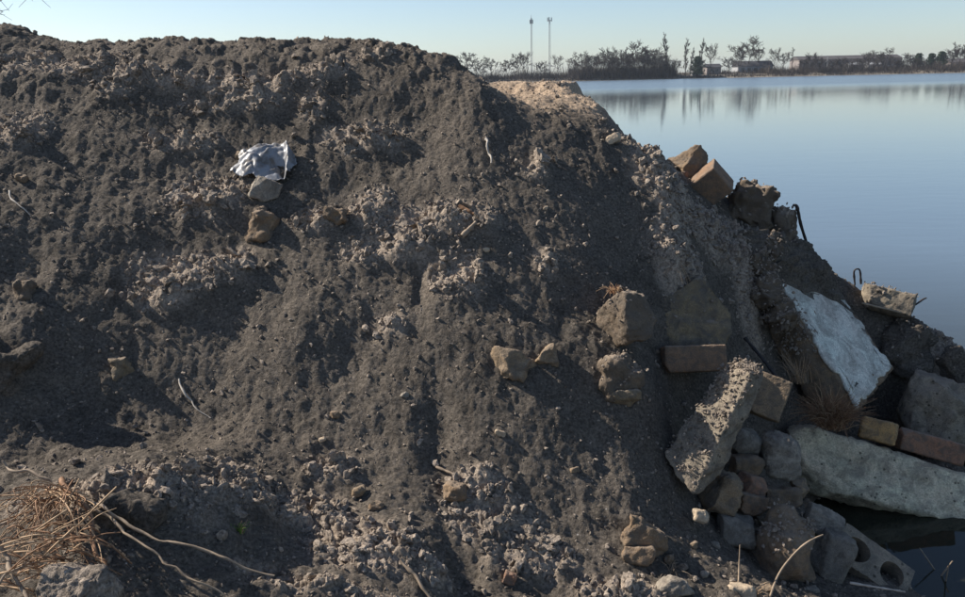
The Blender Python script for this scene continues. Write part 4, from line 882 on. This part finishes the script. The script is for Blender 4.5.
for mi, mt in enumerate(mats):
    parts = []
    for i in range(38):
        s0 = at(58 + rg.normal() * 18, 494 + rg.normal() * 7, 2.08 + rg.normal() * 0.03)
        a = rg.uniform(-1.45, 0.6); ln = rg.uniform(25, 100)
        ex, ey = 58 + math.sin(a) * ln * 1.0, 496 + math.cos(a) * ln
        Ye = 2.02 - 0.0022 * (ey - 490) + rg.normal() * 0.03
        mx, my = (58 + ex) / 2 + rg.normal() * 16, (492 + ey) / 2 - rg.uniform(-4, 18)
        P = spline([s0, at(mx, my, (2.05 + Ye) / 2 - 0.03), at(ex, ey, Ye)], 12); parts.append(tube(P, np.linspace(0.0022, 0.0009, len(P)) * rg.uniform(0.5, 1.2), 4))
    for i in range(45):                     # straw lying across at the bottom
        x0, y0 = rg.uniform(-10, 90), rg.uniform(525, 590); a = rg.normal() * 0.5; ln = rg.uniform(15, 50)
        Y_ = 1.80 - 0.0014 * (y0 - 550) + rg.normal() * 0.02
        P = spline([at(x0, y0, Y_), at(x0 + ln * 0.5, y0 + ln * 0.5 * math.sin(a) - rg.uniform(0, 5), Y_ - 0.01), at(x0 + ln, y0 + ln * math.sin(a), Y_ + 0.01)], 8); parts.append(tube(P, 0.0018 * rg.uniform(0.6, 1.3), 4))
    V, F = join(parts); tag(link('root_straw', np_mesh('root_straw', V - base, F), root, M[mt]), kind='stuff')
tag(root, 'uprooted dead plant with pale stems and a mop of brown straw roots', 'dead plant')

# ------------------------------------------------------------------ far shore: trees, scrub, houses, masts
def bare_tree(h, spread, levels, seed, narrow=False, kids=5, r0=None, first=0.25, rmin=0.07):
    """trunk segments and branch segments of a leafless tree standing at the origin"""
    rg = np.random.default_rng(seed); tr = []; br = []
    r0 = r0 or h * 0.016
    P = [np.zeros(3)]; d = np.array([0, 0, 1.0]); nseg = 7
    for i in range(nseg):
        d = d + rg.normal(size=3) * (0.03 if narrow else 0.07); d /= np.linalg.norm(d); P.append(P[-1] + d * h * (0.95 if narrow else 0.8) / nseg)
    tr.append((np.array(P), np.linspace(r0, r0 * 0.25, len(P))))
    def grow(p, d, L_, r, lev):
        n = 4 if lev < 3 else 2; Q = [p]; dd = d.copy()
        for i in range(n):
            dd = dd + rg.normal(size=3) * 0.14 + np.array([0, 0, 0.16 if narrow else 0.06]); dd /= np.linalg.norm(dd); Q.append(Q[-1] + dd * L_ / n)
        br.append((np.array(Q), np.linspace(r, r * 0.35, n + 1)))
        if lev < levels:
            for k in range(kids):
                j = rg.uniform(0.3, 1.0) * n; q = Q[int(j)] + (Q[min(n, int(j) + 1)] - Q[int(j)]) * (j % 1)
                e = dd + rg.normal(size=3) * (0.35 if narrow else 0.62); e /= np.linalg.norm(e)
                grow(q, e, L_ * rg.uniform(0.45, 0.7), r * 0.55, lev + 1)
    nb = 16 if narrow else 9
    for k in range(nb):
        t = first + (0.97 - first) * (k + rg.uniform()) / nb; j = t * nseg; q = P[int(j)] + (P[min(nseg, int(j) + 1)] - P[int(j)]) * (j % 1)
        a = k * 2.4 + rg.uniform(-.5, .5); up = 1.9 if narrow else 0.75 + 0.5 * t
        e = np.array([math.cos(a), math.sin(a), up]); e /= np.linalg.norm(e)
        grow(q, e, spread * (0.55 if narrow else (1.15 - 0.55 * t)) * rg.uniform(0.8, 1.15), r0 * (0.3 if narrow else 0.42), 1)
    return join([tube(p, r, 5) for p, r in tr]), join([tube(p, np.maximum(r, rmin), 3) for p, r in br])
TREES = {}
for k, args in dict(broad=(10, 4.6, 4, 1), round=(9, 3.8, 4, 2), tall=(12, 4.0, 4, 3), open=(11, 4.4, 3, 4), small=(6, 3.0, 3, 5)).items():
    TREES[k] = bare_tree(*args, kids=4 if args[2] == 4 else 5, rmin=0.05)
TREES['poplar'] = bare_tree(14, 3.4, 3, 6, True, 6, first=0.08, rmin=0.05)
TREES['poplar_thin'] = bare_tree(14, 2.4, 3, 7, True, 4, first=0.3, rmin=0.04)
TH = dict(broad=10, round=9, tall=12, open=11, small=6, poplar=14, poplar_thin=14)
TMESH = {k: (np_mesh('trunk', *v[0]), np_mesh('crown', *v[1])) for k, v in TREES.items()}
for a_, b2 in TMESH.values(): a_.materials.append(M['bark_far']); b2.materials.append(M['bark_far'])
rg = np.random.default_rng(31)
def shore_tree(kind, px, top, dy, label, sx=1.0, group='bare trees along the far shore'):
    Y_ = 400.0 + dy; x = at(px, 78, Y_)[0]; z0 = 1.6
    ztop = at(px, top, Y_)[2]; h = max(2.5, ztop - z0)
    r = empty('bare_tree' if not kind.startswith('poplar') else 'poplar_tree', (x, Y_, z0 - 0.1)); r.rotation_euler = (0, 0, rg.uniform(0, 6.28)); s = h / TH[kind] / 1.0; r.scale = (s * sx, s * sx, s)
    link('trunk', TMESH[kind][0], r); link('crown', TMESH[kind][1], r); tag(r, label, 'tree', group)
FT = [('round', 468, 54, 8, 'small round bare tree just right of the mound on the skyline'), ('small', 480, 64, 12, 'low bare tree between the round tree and the masts'),
      ('tall', 493, 55, 12, 'bare tree on the far shore left of both masts'), ('tall', 519, 51, 14, 'tall bare tree just left of the left mast'), ('open', 525, 52, 10, 'forked bare tree close by the left mast'), ('round', 508, 61, 18, 'low rounded bare tree left of the forked tree'),
      ('small', 541, 62, 10, 'low bare tree between the two masts'), ('open', 557, 55, 12, 'bare tree just right of the right mast'), ('tall', 573, 55, 16, 'slender bare tree above the sandy terrace'), ('broad', 584, 55, 12, 'spreading bare tree above the right end of the sandy terrace'),
      ('broad', 602, 52, 16, 'leftmost bare tree of the dense stand over the water'), ('broad', 619, 51, 12, 'dark spreading tree second in the dense stand'), ('tall', 631, 50, 20, 'tall tree third in the dense stand'), ('broad', 640, 46, 12, 'highest wide tree in the middle of the dense stand'),
      ('broad', 654, 51, 14, 'wide bare tree near the right end of the dense stand'), ('tall', 662, 56, 8, 'short bare tree beside the tallest poplar'), ('poplar', 667, 37, 14, 'tallest narrow poplar at the right end of the dense stand'), ('small', 675, 60, 10, 'low bare tree right of the tallest poplar'),
      ('poplar', 685, 42, 18, 'slim poplar left of the white hut'), ('poplar', 690, 50, 18, 'short poplar close beside the slim one'), ('poplar', 699, 42, 14, 'narrow poplar rising over the white hut'), ('open', 710, 44, 12, 'thin tree with a small high crown right of the white hut'),
      ('small', 729, 58, 10, 'low bare tree left of the dark roofed house'), ('open', 738, 52, 20, 'bare tree over the left end of the dark roofed house'), ('broad', 746, 42, 22, 'large open crowned tree over the dark roofed house'), ('open', 757, 47, 24, 'bare tree over the right end of the dark roofed house'),
      ('open', 774, 48, 12, 'first of two thin trees right of the dark roofed house'), ('tall', 781, 50, 14, 'second of two thin trees right of the dark roofed house'), ('poplar_thin', 791, 47, 10, 'lone thin pole-like tree left of the long building'), ('small', 811, 54, 4, 'bare tree before the left end of the long building'),
      ('small', 868, 52, 12, 'bare tree before the middle of the long building'), ('broad', 883, 51, 12, 'bare tree before the right half of the long building'), ('small', 906, 54, 8, 'pale bare tree at the right end of the long building'),
      ('tall', 948, 47, 12, 'first pale bare tree right of the pines'), ('broad', 957, 46, 16, 'second pale bare tree right of the pines'), ('broad', 966, 46, 12, 'bare tree cut by the right edge of the picture')]
for kind, px, top, dy, lab in FT: shore_tree(kind, px, top, dy, lab, 1.25 if kind in ('broad', 'round', 'small') else 1.0)

for px, top, dy in ((803, 60, 8), (818, 58, 6), (833, 60, 8), (842, 58, 6), (848, 61, 10), (858, 59, 5), (864, 61, 9), (876, 59, 6), (892, 58, 6), (898, 60, 10), (912, 58, 6), (922, 60, 4), (935, 61, 5)):
    shore_tree('small', px, top, dy, 'low bare tree in the hedge before the long building', 1.4, 'low trees in the hedge before the long building')
for px, top, dy in ((596, 57, 6), (609, 56, 8), (614, 59, 5), (625, 57, 6), (634, 55, 8), (646, 54, 6), (650, 58, 9), (658, 58, 5)):
    shore_tree('broad', px, top, dy, 'bare tree low in the front of the dense stand', 1.3, 'front trees of the dense stand')
# scrub that fringes the shore: a thicket of bare stems
def thicket(x0, x1, n, hmin, hmax, ymin, ymax, seed):
    rg = np.random.default_rng(seed); x = rg.uniform(x0, x1, n); y = far_edge(x) + rg.uniform(ymin, ymax, n)
    e = y - far_edge(x); z = 1.6 * sstep(-0.5, 7, e) - 0.1
    h = rg.uniform(hmin, hmax, n) * (0.35 + 0.65 * rg.uniform(0, 1, n)) * np.clip(0.85 + 0.55 * noise2(x * 0.11, y * 0.1 + seed, seed) + 0.45 * noise2(x * 0.37, y * 0.2 + seed, seed + 1), 0.25, 1.6); w = rg.uniform(0.05, 0.16, n)
    lean = rg.normal(size=(n, 2)) * 0.28 * h[:, None]; a = rg.uniform(0, 3.14, n); ox, oy = np.cos(a) * w, np.sin(a) * w
    V = np.stack([np.stack([x - ox, y - oy, z], 1), np.stack([x + ox, y + oy, z], 1), np.stack([x + oy, y - ox, z], 1), np.stack([x + lean[:, 0], y + lean[:, 1], z + h], 1)], 1)
    o = (np.arange(n) * 4)[:, None]; F = np.concatenate([o + np.array([0, 1, 3]), o + np.array([1, 2, 3]), o + np.array([2, 0, 3])], 0)
    return V.reshape(-1, 3), F
V, F = join([thicket(-170, 96, 18000, 3.0, 7.0, 0.5, 22, 1), thicket(44, 94, 9000, 5.0, 10.5, 3, 18, 5), thicket(96, 330, 5200, 1.2, 2.6, 0.3, 5, 2), thicket(135, 330, 14000, 3.0, 6.0, 4, 22, 3), thicket(96, 160, 2500, 1.5, 3.4, 14, 26, 4), thicket(-420, -170, 5000, 3, 6, 0, 22, 6)])
tag(link('shore_scrub', np_mesh('shore_scrub', V, F, False), mat=M['scrub']), kind='stuff', label='brown thicket of bare shrubs fringing the far shore')

def pine(px, top, dy, label, seed):
    Y_ = 400.0 + dy; x = at(px, 72, Y_)[0]; z0 = 1.6; h = at(px, top, Y_)[2] - z0; rg = np.random.default_rng(seed)
    r = empty('pine_tree', (x, Y_, z0 - 0.1))
    V, F = tube(spline([(0, 0, 0), (0.1, 0, h * 0.5), (0, 0.1, h * 0.92)], 8), np.linspace(0.22, 0.05, 8), 6); link('trunk', np_mesh('trunk', V, F), r, M['bark_far'])
    n = 2600; t = rg.uniform(0.05, 1, n); a = rg.uniform(0, 6.283, n); q = np.sqrt(rg.uniform(0.1, 1, n)) * h * 0.52 * np.sqrt(1.04 - t) * (0.72 + 0.3 * np.sin(a * 3 + t * 9 + seed) + 0.3 * np.sin(a * 5 - t * 17 + seed))
    c = np.stack([q * np.cos(a), q * np.sin(a), t * h], 1); s = rg.uniform(0.12, 0.32, n)
    V, F = crumb_cloud(c, s, seed); keep = ICO1; link('crown', np_mesh('crown', V, F, False), r, M['conifer'])
    tag(r, label, 'tree', 'dark pines on the far shore')
pine(917, 53, 14, 'left of the dark pines at the right end of the far shore', 1)
pine(930, 53, 16, 'middle one of the dark pines at the right end of the far shore', 2)
pine(940, 51, 14, 'rightmost and highest of the dark pines on the far shore', 3)
pine(697, 56, 8, 'dark evergreen bush right behind the white hut', 4)

def box(x0, x1, y0, y1, z0, z1):
    V = np.array([(x, y, z) for z in (z0, z1) for y in (y0, y1) for x in (x0, x1)], float)
    return V, np.array([[0, 2, 3, 1], [4, 5, 7, 6], [0, 1, 5, 4], [2, 6, 7, 3], [0, 4, 6, 2], [1, 3, 7, 5]])
def gable(x0, x1, y0, y1, z0, z1):
    ym = (y0 + y1) / 2
    V = np.array([(x0, y0, z0), (x1, y0, z0), (x1, y1, z0), (x0, y1, z0), (x0, ym, z1), (x1, ym, z1), (x1, ym, z1 - .01), (x0, ym, z1 - .01)], float)
    return V, np.array([[0, 1, 5, 4], [2, 3, 7, 6], [0, 3, 2, 1], [0, 4, 7, 3], [1, 2, 6, 5]])
def house(label, px0, px1, ybase, yeave, ytop, dy, wall, roof, nwin, name='house', cat='house', flat=False, depth=8, overhang=0.4, door=True):
    Y_ = 400.0 + dy; pm = (px0 + px1) / 2
    x0 = at(px0, 70, Y_)[0]; x1 = at(px1, 70, Y_)[0]; z0 = 1.3; ze = at(pm, yeave, Y_)[2]; zt = at(pm, ytop, Y_)[2]
    c = np.array([(x0 + x1) / 2, Y_, z0]); hw = (x1 - x0) / 2; r = empty(name, c)
    link('wall', np_mesh('wall', *box(-hw, hw, 0, depth, 0, ze - z0), False), r, M[wall])
    rf = box(-hw - overhang, hw + overhang, -overhang, depth + overhang, ze - z0, zt - z0) if flat else gable(-hw - overhang, hw + overhang, -overhang, depth + overhang, ze - z0, zt - z0)
    link('roof', np_mesh('roof', *rf, False), r, M[roof])
    H_ = ze - z0
    for i in range(nwin):
        x = -hw + (i + 0.75) * 2 * hw / (nwin + 0.5); ww = min(0.7, hw / nwin * 0.45)
        w = link('window', np_mesh('window', *box(x - ww - .08, x + ww + .08, -0.06, 0.02, H_ * 0.42, H_ * 0.80), False), r, M['wall_white'] if wall != 'wall_white' else M['roof_dark'])
        link('pane', np_mesh('pane', *box(x - ww, x + ww, -0.09, 0.0, H_ * 0.45, H_ * 0.77), False), w, M['pane'])
    if door: link('door', np_mesh('door', *box(-hw * 0.06 - .5, -hw * 0.06 + .4, -0.07, 0.02, 0.0, min(2.1, H_ * 0.7)), False), r, M['roof_brown'])
    tag(r, label, cat); return r
house('low white hut by the narrow poplars on the far shore', 693, 702, 71, 69.5, 68.5, 10, 'wall_white', 'roof_dark', 1, 'hut', 'hut', depth=4)
house('dark low house under the thin tree on the far shore', 707, 721, 70, 67, 63.5, 16, 'wall_grey', 'roof_dark', 2)
house('wide house with dark roof and white walls on the far shore', 738, 773, 70, 66.0, 60.5, 20, 'wall_white', 'roof_dark', 5, depth=10)
house('very long low grey brown building on the far shore', 799, 901, 68, 58.5, 54.8, 48, 'wall_grey', 'roof_brown', 14, 'long_building', 'building', depth=14)
house('left one of two small white sheds before the long building', 850, 861, 66, 64.5, 62, 24, 'wall_white', 'wall_white', 1, 'shed', 'shed', depth=5)
house('right one of two small white sheds before the long building', 868, 881, 66, 64, 61.5, 24, 'wall_white', 'wall_white', 1, 'shed', 'shed', depth=5)
house('grey end house at the right end of the far shore', 950, 975, 68, 62, 58, 26, 'wall_grey', 'roof_brown', 3)
p = at(827, 68, 420.0); twig('pole', 'thin white pole before the long building', 'pole', [(p[0], 420, 1.4), (p[0], 420, at(827, 57, 420.0)[2])], 0.22, 0.18, 'wall_white')

def mast(px, top, dy, label, platform):
    Y_ = 400 + dy; x = at(px, 40, Y_)[0] ; zt = at(px, top, Y_)[2]; x = at(px, 66, Y_)[0]; z0 = 1.6; r = empty('radio_mast', (x, Y_, z0 - 0.2)); h = zt - z0
    for i in range(3):
        a = i * 2.094; w = 0.52
        V, F = tube([(w * math.cos(a), w * math.sin(a), 0), (w * 0.7 * math.cos(a), w * 0.7 * math.sin(a), h * 0.95)], [0.10, 0.08], 5); link('leg', np_mesh('leg', V, F), r, M['mast'])
    parts = []
    for k in range(22):
        z0_, z1_ = h * 0.95 * k / 22, h * 0.95 * (k + 1) / 22
        for i in range(3):
            a, b2 = i * 2.094, (i + 1) * 2.094; w0, w1 = 0.52 * (1 - 0.3 * k / 22), 0.52 * (1 - 0.3 * (k + 1) / 22)
            parts.append(tube([(w0 * math.cos(a), w0 * math.sin(a), z0_), (w1 * math.cos(b2), w1 * math.sin(b2), z1_)], 0.05, 3))
    V, F = join(parts); link('lattice', np_mesh('lattice', V, F), r, M['mast'])
    V, F = tube([(0, 0, h * 0.9), (0, 0, h)], [0.16, 0.06], 6); link('antenna', np_mesh('antenna', V, F), r, M['mast'])
    for zc, ww in platform:
        for a in (0.3, 2.4, 4.5):
            V, F = box(-0.22, 0.22, -0.14, 0.14, 0, 1.9); V = V + np.array([ww * math.cos(a), ww * math.sin(a), h * zc]); link('antenna_panel', np_mesh('antenna_panel', V, F, False), r, M['mast'])
        V, F = tube([(0, 0, h * zc + 0.3), (0, 0, h * zc + 0.5)], [ww, ww], 10); link('platform', np_mesh('platform', V, F), r, M['mast'])
    tag(r, label, 'radio mast', 'radio masts on the far shore')
mast(531.5, 14, 30, 'left and taller of the two thin radio masts on the far shore', ((0.86, 0.7),))
mast(549.5, 17, 40, 'right one of the two thin radio masts with a wide head', ((0.94, 1.1),))

# bare tree behind the mound at the far left, its outer twigs in the corner
tr, br = bare_tree(7.5, 4.2, 4, 44, kids=5, rmin=0.004)
tx, ty = at(-42, 40, 22.0)[0], 22.0; tz = float(sample(tx, ty))
r = empty('bare_tree', (tx, ty, tz - 0.05)); link('trunk', np_mesh('trunk', *tr), r, M['bark']); link('crown', np_mesh('crown', *br), r, M['bark'])
tag(r, 'bare tree behind the mound whose twigs reach into the top left corner', 'tree')

# ------------------------------------------------------------------ spring haze over the lake
m = bpy.data.materials.new('haze_air'); m.use_nodes = True; nt = m.node_tree; nt.nodes.clear()
mo = nt.nodes.new('ShaderNodeOutputMaterial'); pv = nt.nodes.new('ShaderNodeVolumePrincipled')
pv.inputs['Color'].default_value = (0.80, 0.88, 1.0, 1); pv.inputs['Density'].default_value = 0.00014; pv.inputs['Anisotropy'].default_value = 0.2
nt.links.new(pv.outputs[0], mo.inputs['Volume'])
o = link('haze', np_mesh('haze', *box(-2520, 2520, -320, 3020, -4, 42), False), mat=m)
tag(o, kind='stuff', label='pale haze over the lake and the far shore')
